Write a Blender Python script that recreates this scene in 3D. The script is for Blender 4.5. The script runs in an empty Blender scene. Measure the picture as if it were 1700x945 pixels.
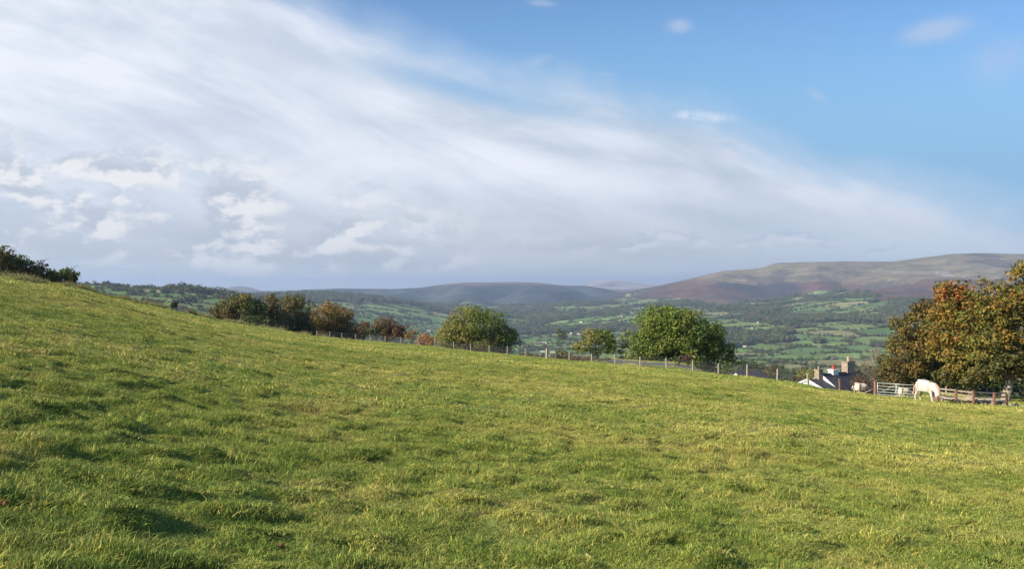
import bpy, bmesh, math, random
import numpy as np
from mathutils import Vector, Matrix, Euler
R = math.radians
sc = bpy.context.scene
col = sc.collection
rng = np.random.default_rng(7)
random.seed(7)

# ------------------------------------------------------------------ camera
F = 1472.0                      # focal length in pixels of the 1700 px wide photograph
cam_d = bpy.data.cameras.new('camera'); cam = bpy.data.objects.new('camera', cam_d); col.objects.link(cam)
cam_d.sensor_width = 36; cam_d.lens = 36 * F / 1700
cam_d.clip_start = 0.1; cam_d.clip_end = 60000
cam.location = (0, 0, 0); cam.rotation_euler = (R(90.29), 0, 0)
sc.camera = cam
sc.render.resolution_x = 1024; sc.render.resolution_y = 570
sc.view_settings.view_transform = 'Standard'; sc.view_settings.look = 'None'
sc.view_settings.exposure = 0.75; sc.view_settings.gamma = 1
sc.render.engine = 'CYCLES'
sc.cycles.max_bounces = 6; sc.cycles.transparent_max_bounces = 8; sc.cycles.volume_bounces = 0

SUN_AZ = R(-114); SUN_EL = R(29)
sun_d = bpy.data.lights.new('sun', 'SUN'); sun_d.energy = 5.0; sun_d.angle = R(0.53); sun_d.color = (1.0, 0.90, 0.74)
sun = bpy.data.objects.new('sun', sun_d); col.objects.link(sun)
sv = Vector((math.sin(SUN_AZ) * math.cos(SUN_EL), math.cos(SUN_AZ) * math.cos(SUN_EL), math.sin(SUN_EL)))
sun.rotation_euler = sv.to_track_quat('Z', 'Y').to_euler(); sun.location = (-40, -20, 60)

# ------------------------------------------------------------------ node helpers
class NT:
    def __init__(s, tree): s.t = tree; s.n = tree.nodes; s.l = tree.links
    def new(s, kind, **kw):
        n = s.n.new(kind)
        for k, v in kw.items(): setattr(n, k, v)
        return n
    def put(s, sock, v):
        if isinstance(v, S): s.l.new(v.k, sock)
        elif isinstance(v, bpy.types.NodeSocket): s.l.new(v, sock)
        elif v is not None:
            if hasattr(sock.default_value, '__len__') and not hasattr(v, '__len__'): v = (v,) * len(sock.default_value)
            elif hasattr(sock.default_value, '__len__') and len(v) == 3 and len(sock.default_value) == 4: v = (*v, 1)
            sock.default_value = v
    def math(s, op, a, b=None, c=None, clamp=False):
        n = s.new('ShaderNodeMath', operation=op, use_clamp=clamp)
        s.put(n.inputs[0], a)
        if b is not None: s.put(n.inputs[1], b)
        if c is not None: s.put(n.inputs[2], c)
        return S(s, n.outputs[0])
    def smooth(s, x, a, b, lo=0.0, hi=1.0, kind='SMOOTHSTEP'):
        n = s.new('ShaderNodeMapRange', interpolation_type=kind)
        s.put(n.inputs[0], x); n.inputs[1].default_value = a; n.inputs[2].default_value = b
        n.inputs[3].default_value = lo; n.inputs[4].default_value = hi
        return S(s, n.outputs[0])
    def vec(s, x, y, z=0.0):
        n = s.new('ShaderNodeCombineXYZ'); s.put(n.inputs[0], x); s.put(n.inputs[1], y); s.put(n.inputs[2], z)
        return S(s, n.outputs[0])
    def noise(s, v, scale=1.0, detail=4, rough=0.5, dist=0.0):
        n = s.new('ShaderNodeTexNoise'); s.put(n.inputs['Vector'], v); n.inputs['Scale'].default_value = scale
        n.inputs['Detail'].default_value = detail; n.inputs['Roughness'].default_value = rough; n.inputs['Distortion'].default_value = dist
        return S(s, n.outputs['Fac'])
    def mix(s, f, a, b):
        n = s.new('ShaderNodeMix', data_type='RGBA'); s.put(n.inputs[0], f); s.put(n.inputs[6], a); s.put(n.inputs[7], b)
        return S(s, n.outputs[2])
    def curve(s, x, pts, x0, x1, y0, y1):
        n = s.new('ShaderNodeFloatCurve'); c = n.mapping.curves[0]
        q = [((a - x0) / (x1 - x0), (b - y0) / (y1 - y0)) for a, b in pts]
        c.points[0].location = q[0]; c.points[1].location = q[-1]
        for a in q[1:-1]: c.points.new(*a)
        n.mapping.update()
        s.put(n.inputs['Value'], s.smooth(x, x0, x1, kind='LINEAR'))
        return S(s, n.outputs[0]) * (y1 - y0) + y0
    def gauss(s, x, y, cx, cy, sx, sy, ang=0.0):
        ca, sa = math.cos(ang), math.sin(ang)
        dx, dy = x - cx, y - cy
        a = (dx * ca + dy * sa) / sx; b = (dy * ca - dx * sa) / sy
        return s.math('EXPONENT', (a * a + b * b) * -1.0)
class S:
    def __init__(s, nt, k): s.nt = nt; s.k = k
    def __add__(s, o): return s.nt.math('ADD', s, o)
    __radd__ = __add__
    def __mul__(s, o): return s.nt.math('MULTIPLY', s, o)
    __rmul__ = __mul__
    def __sub__(s, o): return s.nt.math('SUBTRACT', s, o)
    def __rsub__(s, o): return s.nt.math('SUBTRACT', o, s)
    def __truediv__(s, o): return s.nt.math('DIVIDE', s, o)
    def clamp(s): return s.nt.math('ADD', s, 0.0, clamp=True)

# ------------------------------------------------------------------ world: Nishita sky with cloud sheet by direction
w = bpy.data.worlds.new('World'); sc.world = w; w.use_nodes = True
w.node_tree.nodes.clear(); T = NT(w.node_tree)
STR = 0.108
CK = 0.76      # cloud radiance against the exposure
def scale(c, f):
    n = T.new('ShaderNodeVectorMath', operation='SCALE'); T.put(n.inputs[0], c); n.inputs['Scale'].default_value = f
    return n.outputs[0]
sky = T.new('ShaderNodeTexSky', sky_type='NISHITA', sun_disc=False, sun_elevation=SUN_EL, sun_rotation=SUN_AZ % (2 * math.pi),
            air_density=1.0, dust_density=0.6, ozone_density=2.2, altitude=200)
tc = T.new('ShaderNodeTexCoord'); sp = T.new('ShaderNodeSeparateXYZ'); T.l.new(tc.outputs['Generated'], sp.inputs[0])
dx, dy, dz = (S(T, sp.outputs[i]) for i in range(3))
yc = T.math('MAXIMUM', T.math('ABSOLUTE', dy), 0.3)
px = dx / yc * 14.72 + 8.5          # azimuth and height above the horizon, in hundredths of the photograph's pixels
py = 4.8 - dz / yc * 14.72
B1 = T.curve(px, [(-6, -4), (0, -2.2), (4, -0.9), (6, 0.05), (7.5, 0.62), (8.5, 0.98), (10, 1.30), (11.5, 1.62), (13, 2.15), (14.2, 2.55), (15.5, 2.95), (17, 3.3), (23, 4.2)], -6, 23, -4, 5)
pv = T.vec(px, py)
nb = T.noise(pv, 0.55, 5, 0.55)
nw = T.noise(T.vec(px * 0.38, py * 0.8, 3.1), 1.0, 8, 0.60, 0.3)
d = py - B1 + (nb - 0.5) * 1.0
flow = T.vec(px * 0.22, (py - B1) * 0.95, 0.0)
fn = T.noise(flow, 1.0, 8, 0.62, 0.3)
fn2 = T.noise(T.vec(px * 0.6, (py - B1) * 1.9, 5.0), 1.0, 8, 0.66, 0.4)
cov = T.smooth(d, -0.25, 0.60)
dense = T.smooth(d + (fn2 - 0.5) * 0.8, 0.25, 0.95)
gap = T.gauss(px, py, 7.7, 1.47, 1.7, 0.22, 0.24)
gap2 = T.gauss(px, py, 6.6, 0.62, 2.0, 0.28, 0.35)
alpha = cov * (0.50 + 0.5 * dense) * (1.0 - gap * 0.75) * (1.0 - gap2 * 0.35)
fnv = T.smooth(fn, 0.38, 0.60)
soft = T.smooth(nw, 0.32, 0.68)
band1 = T.gauss(px, py, 6.9, 1.95, 2.6, 0.28, 0.36)       # bright rim along the sheet
band2 = T.gauss(px, py, 8.2, 3.05, 3.4, 0.42, 0.16)
grey1 = T.gauss(px, py, 9.0, 2.45, 2.8, 0.25, 0.20)
grey2 = T.gauss(px, py, 9.5, 3.35, 3.2, 0.30, 0.12)
glow = T.gauss(px, py, 0.8, 0.9, 5.5, 1.6, 0.1)
br = (fnv * 0.46 + soft * 0.34 + band1 * 0.35 + band2 * 0.25 + glow * 0.30 - grey1 * 0.38 - grey2 * 0.30 + 0.06).clamp()
c_hi = (0.69, 0.72, 0.79); c_mid = (0.40, 0.475, 0.58)
ccol = T.mix(br, c_mid, c_hi)
low = T.smooth(py + (nw - 0.5) * 1.0, 3.0, 4.35)
lown = T.noise(T.vec(px * 0.35, py * 2.2, 9.0), 1.0, 4, 0.5)
lowc = T.mix(T.smooth(lown, 0.35, 0.65), (0.395, 0.435, 0.475), (0.48, 0.52, 0.565))
lowc = T.mix(T.smooth(px, 9.5, 16.0), lowc, (0.49, 0.565, 0.66))
ccol = T.mix(low * 0.92, ccol, lowc)
# heaped clouds low on the left: brightness from the slope of the noise towards the light
pw = T.vec(px * 0.52, py * 0.92, 1.7); pw2 = T.vec(px * 0.52 + 0.07, py * 0.92 + 0.13, 1.7)
p1 = T.noise(pw, 1.7, 9, 0.57, 0.1); p2 = T.noise(pw2, 1.7, 9, 0.57, 0.1)
lit = T.smooth(p1 - p2, -0.05, 0.075)
reg = T.gauss(px, py, 2.4, 3.45, 6.2, 1.15, 0.14)
puff = T.smooth(p1, 0.42, 0.56) * T.smooth(reg, 0.15, 0.85)
pc = T.mix(lit, (0.41, 0.46, 0.535), (0.74, 0.73, 0.73))
ccol = T.mix((puff * 0.85).clamp(), ccol, pc)
reg2 = T.gauss(px, py, 12.2, 4.05, 4.2, 0.30, 0.0)
q1 = T.noise(T.vec(px * 0.9, py * 2.0, 4.4), 1.6, 6, 0.55, 0.3); q2 = T.noise(T.vec(px * 0.9 + 0.08, py * 2.0 + 0.16, 4.4), 1.6, 6, 0.55, 0.3)
puff2 = T.smooth(q1, 0.46, 0.60) * T.smooth(reg2, 0.3, 0.9)
ccol = T.mix((puff2 * 0.6).clamp(), ccol, T.mix(T.smooth(q1 - q2, -0.04, 0.10), (0.33, 0.41, 0.53), (0.58, 0.61, 0.68)))
# small loose wisps in the blue
wn = T.noise(T.vec(px * 1.0, py * 1.3, 2.0), 2.2, 7, 0.62, 0.8)
def wisp(cx, cy, sx, sy, ang, amt):
    return T.gauss(px, py, cx, cy, sx, sy, ang) * amt
wsp = wisp(11.28, 0.42, 0.24, 0.13, 0.0, 0.62) + wisp(15.55, 0.48, 0.62, 0.22, -0.25, 0.62) + wisp(13.58, 1.58, 0.26, 0.10, 0.6, 0.45) \
    + wisp(16.6, 1.0, 0.8, 0.5, -0.4, 0.35) + wisp(8.95, 0.98, 0.35, 0.12, -0.3, 0.35) + wisp(9.0, 0.04, 0.3, 0.08, 0.1, 0.4)
wsp = T.smooth(wsp * (0.45 + 1.1 * wn), 0.06, 0.62) * 0.62
wht = wisp(11.65, 1.92, 0.50, 0.10, 0.08, 1.0) + wisp(10.1, 1.22, 0.35, 0.05, -0.05, 0.35) + wisp(10.75, 1.57, 0.3, 0.05, 0.0, 0.3)
wht = T.smooth(wht * (wn * 2.4 - 0.35), 0.1, 0.9)
hz = T.smooth(py, 2.9, 4.7) * T.smooth(px, 12, 18, 1.0, 0.75)
a_low = T.smooth(py + (nb - 0.5) * 0.8, 3.65, 4.35) * T.smooth(px, 14.5, 18.0, 1.0, 0.85)
A = (alpha + a_low - alpha * a_low).clamp()
tint = T.new('ShaderNodeMix', data_type='RGBA', blend_type='MULTIPLY'); tint.inputs[0].default_value = 1
T.l.new(sky.outputs[0], tint.inputs[6]); tint.inputs[7].default_value = (0.60, 0.78, 0.93, 1)
base = T.mix(T.smooth(py, -0.5, 3.0) * 0.95, tint.outputs[2], scale((0.168, 0.310, 0.465), 1 / STR))
out = T.mix((wsp * 0.9).clamp(), base, scale(S(T, T.mix(0.5, (0.42, 0.49, 0.62), (0.46, 0.50, 0.62)).k), CK / STR))
out = T.mix(A, out, scale(ccol, CK / STR))
out = T.mix((wht * 0.8).clamp(), out, scale(S(T, T.mix(0.5, c_hi, (0.68, 0.73, 0.82)).k), CK / STR))
bg = T.new('ShaderNodeBackground'); bg.inputs['Strength'].default_value = STR; T.put(bg.inputs[0], out)
wo = T.new('ShaderNodeOutputWorld'); T.l.new(bg.outputs[0], wo.inputs[0])

# ------------------------------------------------------------------ numpy noise and the land's height
def _h(ix, iy, s):
    n = (ix * 374761393 + iy * 668265263 + s * 1442695041) & 0xffffffff
    n = ((n ^ (n >> 13)) * 1274126177) & 0xffffffff
    return ((n ^ (n >> 16)) & 0xffffffff) / 4294967296.0
def gn(x, y, s=0):
    x = np.asarray(x, float); y = np.asarray(y, float)
    ix = np.floor(x).astype(np.int64); iy = np.floor(y).astype(np.int64); fx = x - ix; fy = y - iy
    def g(a, b, u, v):
        t = _h(a, b, s) * 2 * np.pi
        return np.cos(t) * u + np.sin(t) * v
    ux = fx * fx * fx * (fx * (fx * 6 - 15) + 10); uy = fy * fy * fy * (fy * (fy * 6 - 15) + 10)
    a = g(ix, iy, fx, fy); b = g(ix + 1, iy, fx - 1, fy); c = g(ix, iy + 1, fx, fy - 1); e = g(ix + 1, iy + 1, fx - 1, fy - 1)
    return (a + ux * (b - a)) * (1 - uy) + (c + ux * (e - c)) * uy
def fbm(x, y, s=0, o=4, g=0.5):
    r = 0; a = 1; f = 1
    for i in range(o): r = r + a * gn(x * f, y * f, s + i * 17); a *= g; f *= 2.03
    return r
def sstep(x, a, b):
    t = np.clip((x - a) / (b - a), 0, 1); return t * t * (3 - 2 * t)
H = 1.62
SIL = np.array([(-700, 430), (0, 461), (70, 472), (140, 483), (220, 502), (290, 518), (360, 532), (440, 546), (526, 560), (568, 564), (614, 568), (665, 572), (722, 577),
    (782, 585), (842, 590.5), (908, 597), (983, 603.5), (1063, 612), (1106, 615), (1150, 620), (1192, 624.5), (1240, 629), (1290, 634), (1330, 640), (1357, 647.5),
    (1394, 652), (1453, 660), (1520, 667), (1587, 673), (1650, 676), (1700, 678), (2400, 700)], float)
YC = np.array([(-1000, 60), (0, 62), (140, 75), (290, 100), (440, 125), (540, 150), (614, 143), (665, 138), (722, 128), (782, 122), (842, 115), (908, 107), (983, 99), (1063, 89),
    (1106, 85), (1192, 78), (1290, 73), (1394, 70), (1453, 68), (1520, 66), (1587, 64), (1700, 66), (2500, 60)], float)
Ks, Kb = 0.129, 0.034
def pxof(ph): return 850 + F * np.tan(np.clip(ph, -1.0, 1.0))
def silpy(p): return np.interp(p, SIL[:, 0], SIL[:, 1])
def ycof(p): return np.interp(p, YC[:, 0], YC[:, 1])
_pg = np.linspace(-R(36), R(36), 600)
def _kraw(ph):
    p = pxof(ph); c = np.cos(ph); rc = ycof(p) / c
    return ((silpy(p) - 480) / F * c * rc - H) / rc
_kr = _kraw(_pg); _k = np.hanning(9); _k /= _k.sum()
_kr = np.convolve(np.pad(_kr, 4, 'edge'), _k, 'valid')
_res = _kr - (Ks * np.sin(_pg) + Kb * np.cos(_pg))
_res *= 1 - sstep(np.abs(_pg), R(31), R(36))
_k2 = np.hanning(221); _k2 /= _k2.sum(); _ress = np.convolve(np.pad(_res, 110, 'edge'), _k2, 'valid')
def Kof(ph, q=1.0): return Ks * np.sin(ph) + Kb * np.cos(ph) + q * np.interp(ph, _pg, _res, left=0, right=0) + (1 - q) * np.interp(ph, _pg, _ress, left=0, right=0)
def Kold(ph): return Ks * np.sin(ph) + Kb * np.cos(ph) + np.interp(ph, _pg, _res, left=0, right=0)
def shelf(p): return np.clip(sstep(p, 960, 1020) * (1 - sstep(p, 1125, 1190)) + sstep(p, 1470, 1540), 0, 1)
# distance rows of the far land, each a list of (photo x, photo y)
def row(s): return np.array([float(v) for v in s.split()]).reshape(-1, 2)
FR = [
 (250, row('0 745 1700 745')), (400, row('0 770 1700 774')), (600, row('0 740 1700 750')),
 (900, row('0 605 300 620 600 684 1700 684')), (1200, row('0 527 150 529 300 547 450 600 600 648 1700 652')),
 (1600, row('0 471 90 471 150 472 220 475.5 300 482.5 340 488 380 494 450 515 600 575 750 600 900 613 1700 613')),
 (2000, row('0 482 150 484 300 493 450 507 600 560 750 583 900 587 1200 585 1350 588 1700 588')),
 (2600, row('0 495 300 500 450 503 600 540 750 560 900 562 1050 558 1150 548 1350 547 1500 545 1700 543')),
 (3200, row('0 495 300 495 450 498 600 516 750 545 900 547 1050 535 1150 524 1350 521 1500 514 1700 510')),
 (3800, row('0 495 300 495 400 494 450 492 500 489 560 490 620 495 680 503 750 519 900 530 1050 514 1200 510 1280 508 1350 500 1500 488 1700 484')),
  (4500, row('0 495 300 495 450 497 600 503 750 515 900 518 1050 505 1150 500 1220 504 1280 501 1310 495 1350 484 1400 474 1500 469 1700 465')),
 (4750, row('0 492 300 492 450 496 600 502 750 510 900 513 1050 500 1150 493 1200 502 1280 506 1320 502 1360 488 1400 476 1500 464 1700 458')),
 (5000, row('0 490 300 490 450 495 600 500 750 505 900 508 1000 500 1050 494 1100 484 1150 481 1210 488 1270 494 1330 484 1360 470 1500 455 1700 447')),
 (5250, row('0 490 300 490 450 494 600 498 750 500 900 502 1000 496 1050 490 1100 479 1150 470 1190 466 1220 470 1270 473 1320 468 1360 458 1500 448 1700 437')),
 (5800, row('0 488 300 489 450 492 600 496 750 492 900 493 1000 490 1050 484 1100 473 1150 461 1200 448 1262 443.5 1286 435.5 1400 433 1480 434 1530 427 1580 421 1620 419 1700 420')),
 (7000, row('0 485 300 486 440 487 500 481.5 560 479 650 480 700 477 740 471 770 468 850 467 905 469.5 930 473 970 474 1000 478 1030 486 1100 484 1200 463 1400 448 1600 437 1700 437')),
 (8500, row('0 484 340 485 700 484 950 485 1030 488 1100 482 1200 470 1700 452')),
 (10500, row('0 483 340 484 900 484 960 480 1100 478 1700 470')),
 (12000, row('0 482.5 340 483.5 352 482.5 370 479.5 382 476.5 395 474.5 406 475 422 479 445 486 500 484 900 484 950 480 965 474 985 467 1005 464 1030 465 1060 469.5 1085 471.5 1110 474 1150 478 1700 478')),
 (14000, row('0 484 1700 484')), (22000, row('0 482.6 1700 482.6'))]
_px = np.arange(-900, 2601, 10.0); _lr = np.linspace(math.log(250), math.log(22000), 460)
_Z = np.array([-(np.interp(_px, t[:, 0], t[:, 1]) - 480) / F * Yd for Yd, t in FR])
_zz = np.array([np.interp(np.exp(_lr), [f[0] for f in FR], _Z[:, i]) for i in range(len(_px))]).T
_kk = np.hanning(7); _kk /= _kk.sum()
_zz = np.apply_along_axis(lambda c: np.convolve(np.pad(c, 3, 'edge'), _kk, 'valid'), 0, _zz)
def zfar(X, Y):
    ph = np.arctan2(X, Y); r = np.hypot(X, Y); Yd = r * np.maximum(np.cos(np.clip(ph, -1, 1)), 0.5)
    p = np.clip((pxof(ph) + 900) / 10.0, 0, len(_px) - 1.001); l = np.clip((np.log(np.maximum(Yd, 251)) - _lr[0]) / (_lr[1] - _lr[0]), 0, len(_lr) - 1.001)
    i = p.astype(int); j = l.astype(int); a = p - i; b = l - j
    z = (_zz[j, i] * (1 - a) + _zz[j, i + 1] * a) * (1 - b) + (_zz[j + 1, i] * (1 - a) + _zz[j + 1, i + 1] * a) * b
    m = sstep(Yd, 900, 2200) * (1 - sstep(Yd, 6200, 9000))
    z = z + m * 7 * fbm(X / 700, Y / 700, 5, 4)
    hi = sstep(Yd, 3600, 4300) * (1 - sstep(Yd, 5300, 5700)) * sstep(pxof(ph), 950, 1100)
    z = z - hi * 45 * (1 - np.abs(gn(X / 520, Y / 900, 11)) * 3.2).clip(0, 1)
    hc = sstep(Yd, 4800, 5600) * (1 - sstep(Yd, 6600, 6900)) * (1 - sstep(pxof(ph), 950, 1050))
    z = z - hc * 75 * (1 - np.abs(gn(X / 600 + 9, Y / 1100, 12)) * 3.0).clip(0, 1)
    return z
def znear(X, Y, micro=True):
    ph = np.arctan2(X, Y); r = np.hypot(X, Y); p = pxof(ph)
    cc = np.maximum(np.cos(ph), 0.5); rc = ycof(p) / cc; t = np.maximum(r - rc, 0); w_ = shelf(p)
    lt = np.minimum(t, 14 * w_)
    z = -H - r * Kof(ph, sstep(r / rc, 0.25, 0.85)) + w_ * 0.036 * lt
    t2 = np.maximum(t - 14 * w_, 0)
    z = z - np.where(t2 < 28, 0.0042 * t2 * t2, 0.0042 * 784 + 0.235 * (t2 - 28))
    if micro:
        m = np.clip(r / 6, 0.25, 1)
        z = z + 0.060 * gn(X / 5, Y / 5, 21) * m + 0.05 * gn(X / 1.9, Y / 1.9, 22) * m + 0.17 * np.clip(gn(X / .95, Y / .95, 25) - .05, 0, .45) * np.clip(m * 1.6, 0, 1) + 0.16 * np.clip(gn(X / .42, Y / .42, 23) - .03, 0, .4) + 0.15 * sstep(r, 14, 40) * gn(X / 2.6, Y / 1.7, 28) + 0.012 * gn(X / .2, Y / .2, 24)
    return z
def zt(X, Y, micro=True):
    X = np.asarray(X, float); Y = np.asarray(Y, float)
    r = np.hypot(X, Y); zn = znear(X, Y, micro); zf = zfar(X, Y)
    k = sstep(r, 190, 420)
    return zn * (1 - k) + zf * k
def z1(x, y): return float(zt(np.array([x]), np.array([y]), False)[0])
def at(px_, D, dz=0.0):
    x = (px_ - 850) / F * D
    return Vector((x, D, z1(x, D) + dz))
def zpix(py_, D): return -(py_ - 480) / F * D

# ------------------------------------------------------------------ object helpers
def tag(o, label=None, cat=None, group=None, kind=None):
    if label: o['label'] = label
    if cat: o['category'] = cat
    if group: o['group'] = group
    if kind: o['kind'] = kind
    return o
def empty(name, loc=(0, 0, 0), rz=0.0):
    o = bpy.data.objects.new(name, None); col.objects.link(o); o.location = loc; o.rotation_euler = (0, 0, rz); o.empty_display_size = 0.3
    return o
def link(name, me, mat=None, parent=None):
    o = bpy.data.objects.new(name, me); col.objects.link(o)
    if mat is not None: me.materials.clear(); me.materials.append(mat)
    if parent is not None: o.parent = parent
    return o
def npmesh(name, V, Fc, smooth=False, fcol=None):
    """V (n,3); Fc (m,k) index array, all faces with k corners"""
    me = bpy.data.meshes.new(name); V = np.ascontiguousarray(V, np.float32); Fc = np.ascontiguousarray(Fc, np.int32)
    me.vertices.add(len(V)); me.vertices.foreach_set('co', V.ravel())
    m, k = Fc.shape
    me.loops.add(m * k); me.loops.foreach_set('vertex_index', Fc.ravel())
    me.polygons.add(m); me.polygons.foreach_set('loop_start', np.arange(m, dtype=np.int32) * k)
    try: me.polygons.foreach_set('loop_total', np.full(m, k, np.int32))
    except Exception: pass
    me.polygons.foreach_set('use_smooth', np.full(m, smooth, bool))
    me.update(calc_edges=True)
    if fcol is not None:
        a = me.attributes.new('Col', 'FLOAT_COLOR', 'FACE'); c = np.ones((m, 4), np.float32); c[:, :3] = fcol; a.data.foreach_set('color', c.ravel())
    return me
class MB:
    def __init__(s): s.v = []; s.f = []
    def raw(s, vs, fs):
        b = len(s.v); s.v += [tuple(v) for v in vs]; s.f += [tuple(i + b for i in f) for f in fs]; return s
    def box(s, c, d, rot=None):
        c = Vector(c); q = []
        for sx in (-1, 1):
            for sy in (-1, 1):
                for sz in (-1, 1):
                    p = Vector((sx * d[0] / 2, sy * d[1] / 2, sz * d[2] / 2))
                    if rot is not None: p = rot @ p
                    q.append(p + c)
        return s.raw(q, [(0, 1, 3, 2), (4, 6, 7, 5), (0, 4, 5, 1), (2, 3, 7, 6), (0, 2, 6, 4), (1, 5, 7, 3)])
    def tube(s, pts, rads, n=6):
        pts = [Vector(p) for p in pts]; b = len(s.v); up = Vector((0.13, 0.21, 1)).normalized()
        for i, p in enumerate(pts):
            t = (pts[min(i + 1, len(pts) - 1)] - pts[max(i - 1, 0)]).normalized()
            u = t.cross(up)
            if u.length < 0.05: u = t.cross(Vector((1, 0, 0)))
            u.normalize(); v = t.cross(u)
            for k in range(n):
                a = 2 * math.pi * k / n; s.v.append(tuple(p + (u * math.cos(a) + v * math.sin(a)) * rads[i]))
        for i in range(len(pts) - 1):
            for k in range(n):
                s.f.append((b + i * n + k, b + i * n + (k + 1) % n, b + (i + 1) * n + (k + 1) % n, b + (i + 1) * n + k))
        s.f.append(tuple(b + k for k in range(n))[::-1]); s.f.append(tuple(b + (len(pts) - 1) * n + k for k in range(n)))
        return s
    def build(s, name, mat, parent=None, smooth=False, bevel=0):
        me = bpy.data.meshes.new(name); me.from_pydata(s.v, [], s.f); me.update()
        if smooth: me.polygons.foreach_set('use_smooth', [True] * len(me.polygons))
        if bevel:
            bm = bmesh.new(); bm.from_mesh(me); bmesh.ops.bevel(bm, geom=bm.edges[:], offset=bevel, segments=1, affect='EDGES'); bm.to_mesh(me); bm.free()
        return link(name, me, mat, parent)

# ------------------------------------------------------------------ materials
def mat(name):
    m = bpy.data.materials.new(name); m.use_nodes = True; m.node_tree.nodes.clear(); t = NT(m.node_tree)
    o = t.new('ShaderNodeOutputMaterial'); b = t.new('ShaderNodeBsdfPrincipled'); t.l.new(b.outputs[0], o.inputs[0]); t.b = b; t.o = o
    b.inputs['Specular IOR Level'].default_value = 0.25
    return m, t
def simple(name, c, rough=0.8, var=0.25, scale=3.0, metal=0.0, c2=None, bump=0.0):
    m, t = mat(name); g = t.new('ShaderNodeTexCoord'); n = t.noise(g.outputs['Object'], scale, 5, 0.6)
    k = t.smooth(n, 0.3, 0.7)
    c2 = c2 or tuple(x * (1 - var) for x in c)
    t.put(t.b.inputs['Base Color'], t.mix(k, c2, c)); t.b.inputs['Roughness'].default_value = rough; t.b.inputs['Metallic'].default_value = metal
    if bump:
        bn = t.new('ShaderNodeBump'); bn.inputs['Strength'].default_value = bump; t.put(bn.inputs['Height'], n); t.l.new(bn.outputs[0], t.b.inputs['Normal'])
    return m
def grass_color(t):
    """albedo of the sward from its place on the ground"""
    g = t.new('ShaderNodeNewGeometry'); P = g.outputs['Position']
    n1 = t.noise(P, 0.055, 3, 0.5); n2 = t.noise(P, 0.42, 4, 0.55); n3 = t.noise(P, 3.4, 4, 0.65)
    sep = t.new('ShaderNodeSeparateXYZ'); t.l.new(P, sep.inputs[0]); X, Y = S(t, sep.outputs[0]), S(t, sep.outputs[1])
    green = (0.170, 0.265, 0.038); yel = (0.405, 0.415, 0.105); dark = (0.074, 0.138, 0.020); straw = (0.37, 0.30, 0.13)
    c = t.mix(t.smooth(n1 + (n2 - 0.5) * 0.7, 0.35, 0.65), green, yel)
    c = t.mix(t.smooth(n3, 0.50, 0.66) * 0.75, c, dark)
    c = t.mix(t.smooth(n2 + (n3 - 0.5) * 0.9, 0.56, 0.78) * 0.5, c, straw)
    return c, X, Y, n2, n3
m_grass, t = mat('grass_blades')
c, X, Y, n2, n3 = grass_color(t)
at_ = t.new('ShaderNodeAttribute', attribute_name='Col'); oi = t.new('ShaderNodeObjectInfo')
c = t.mix(0.42, c, t.mix(S(t, oi.outputs['Random']), (0.055, 0.130, 0.018), (0.52, 0.50, 0.13)))

mul = t.new('ShaderNodeMix', data_type='RGBA', blend_type='MULTIPLY'); mul.inputs[0].default_value = 1; t.put(mul.inputs[6], c); t.l.new(at_.outputs['Color'], mul.inputs[7])
t.l.new(mul.outputs[2], t.b.inputs['Base Color']); t.b.inputs['Roughness'].default_value = 0.65
tr = t.new('ShaderNodeBsdfTranslucent'); t.l.new(mul.outputs[2], tr.inputs[0]); ms = t.new('ShaderNodeMixShader'); ms.inputs[0].default_value = 0.18
t.l.new(t.b.outputs[0], ms.inputs[1]); t.l.new(tr.outputs[0], ms.inputs[2]); t.l.new(ms.outputs[0], t.o.inputs[0])
m_field, t = mat('turf')
c, X, Y, n2, n3 = grass_color(t)
soil = t.mix(t.smooth(t.noise(t.new('ShaderNodeNewGeometry').outputs['Position'], 26, 4, .7), .35, .65, .25, .85), c, (0.045, 0.042, 0.018))
t.put(t.b.inputs['Base Color'], soil); t.b.inputs['Roughness'].default_value = 0.9
m_land, t = mat('countryside')
a = t.new('ShaderNodeAttribute', attribute_name='Col'); g = t.new('ShaderNodeNewGeometry')
n = t.noise(g.outputs['Position'], 0.012, 6, 0.65)
cc = t.new('ShaderNodeMix', data_type='RGBA', blend_type='MULTIPLY'); cc.inputs[0].default_value = 1; t.l.new(a.outputs['Color'], cc.inputs[6])
t.put(cc.inputs[7], t.mix(t.smooth(n, 0.3, 0.7), (0.72, 0.72, 0.72), (1.2, 1.2, 1.2))); t.l.new(cc.outputs[2], t.b.inputs['Base Color']); t.b.inputs['Roughness'].default_value = 0.95
t.b.inputs['Specular IOR Level'].default_value = 0.05
def leafmat(name, tl=0.3):
    m, t = mat(name); a = t.new('ShaderNodeAttribute', attribute_name='Col')
    t.l.new(a.outputs['Color'], t.b.inputs['Base Color']); t.b.inputs['Roughness'].default_value = 0.6; t.b.inputs['Specular IOR Level'].default_value = 0.2
    tr = t.new('ShaderNodeBsdfTranslucent'); t.l.new(a.outputs['Color'], tr.inputs[0]); ms = t.new('ShaderNodeMixShader'); ms.inputs[0].default_value = tl
    t.l.new(t.b.outputs[0], ms.inputs[1]); t.l.new(tr.outputs[0], ms.inputs[2]); t.l.new(ms.outputs[0], t.o.inputs[0])
    return m
m_leaf = leafmat('leaves')
m_fartree, t = mat('far_foliage')
oi = t.new('ShaderNodeObjectInfo'); a = t.new('ShaderNodeAttribute', attribute_name='Col')
cr = t.new('ShaderNodeValToRGB'); e = cr.color_ramp; e.elements[0].color = (0.042, 0.062, 0.026, 1); e.elements[1].color = (0.15, 0.11, 0.05, 1); e.elements[1].position = 1
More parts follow.
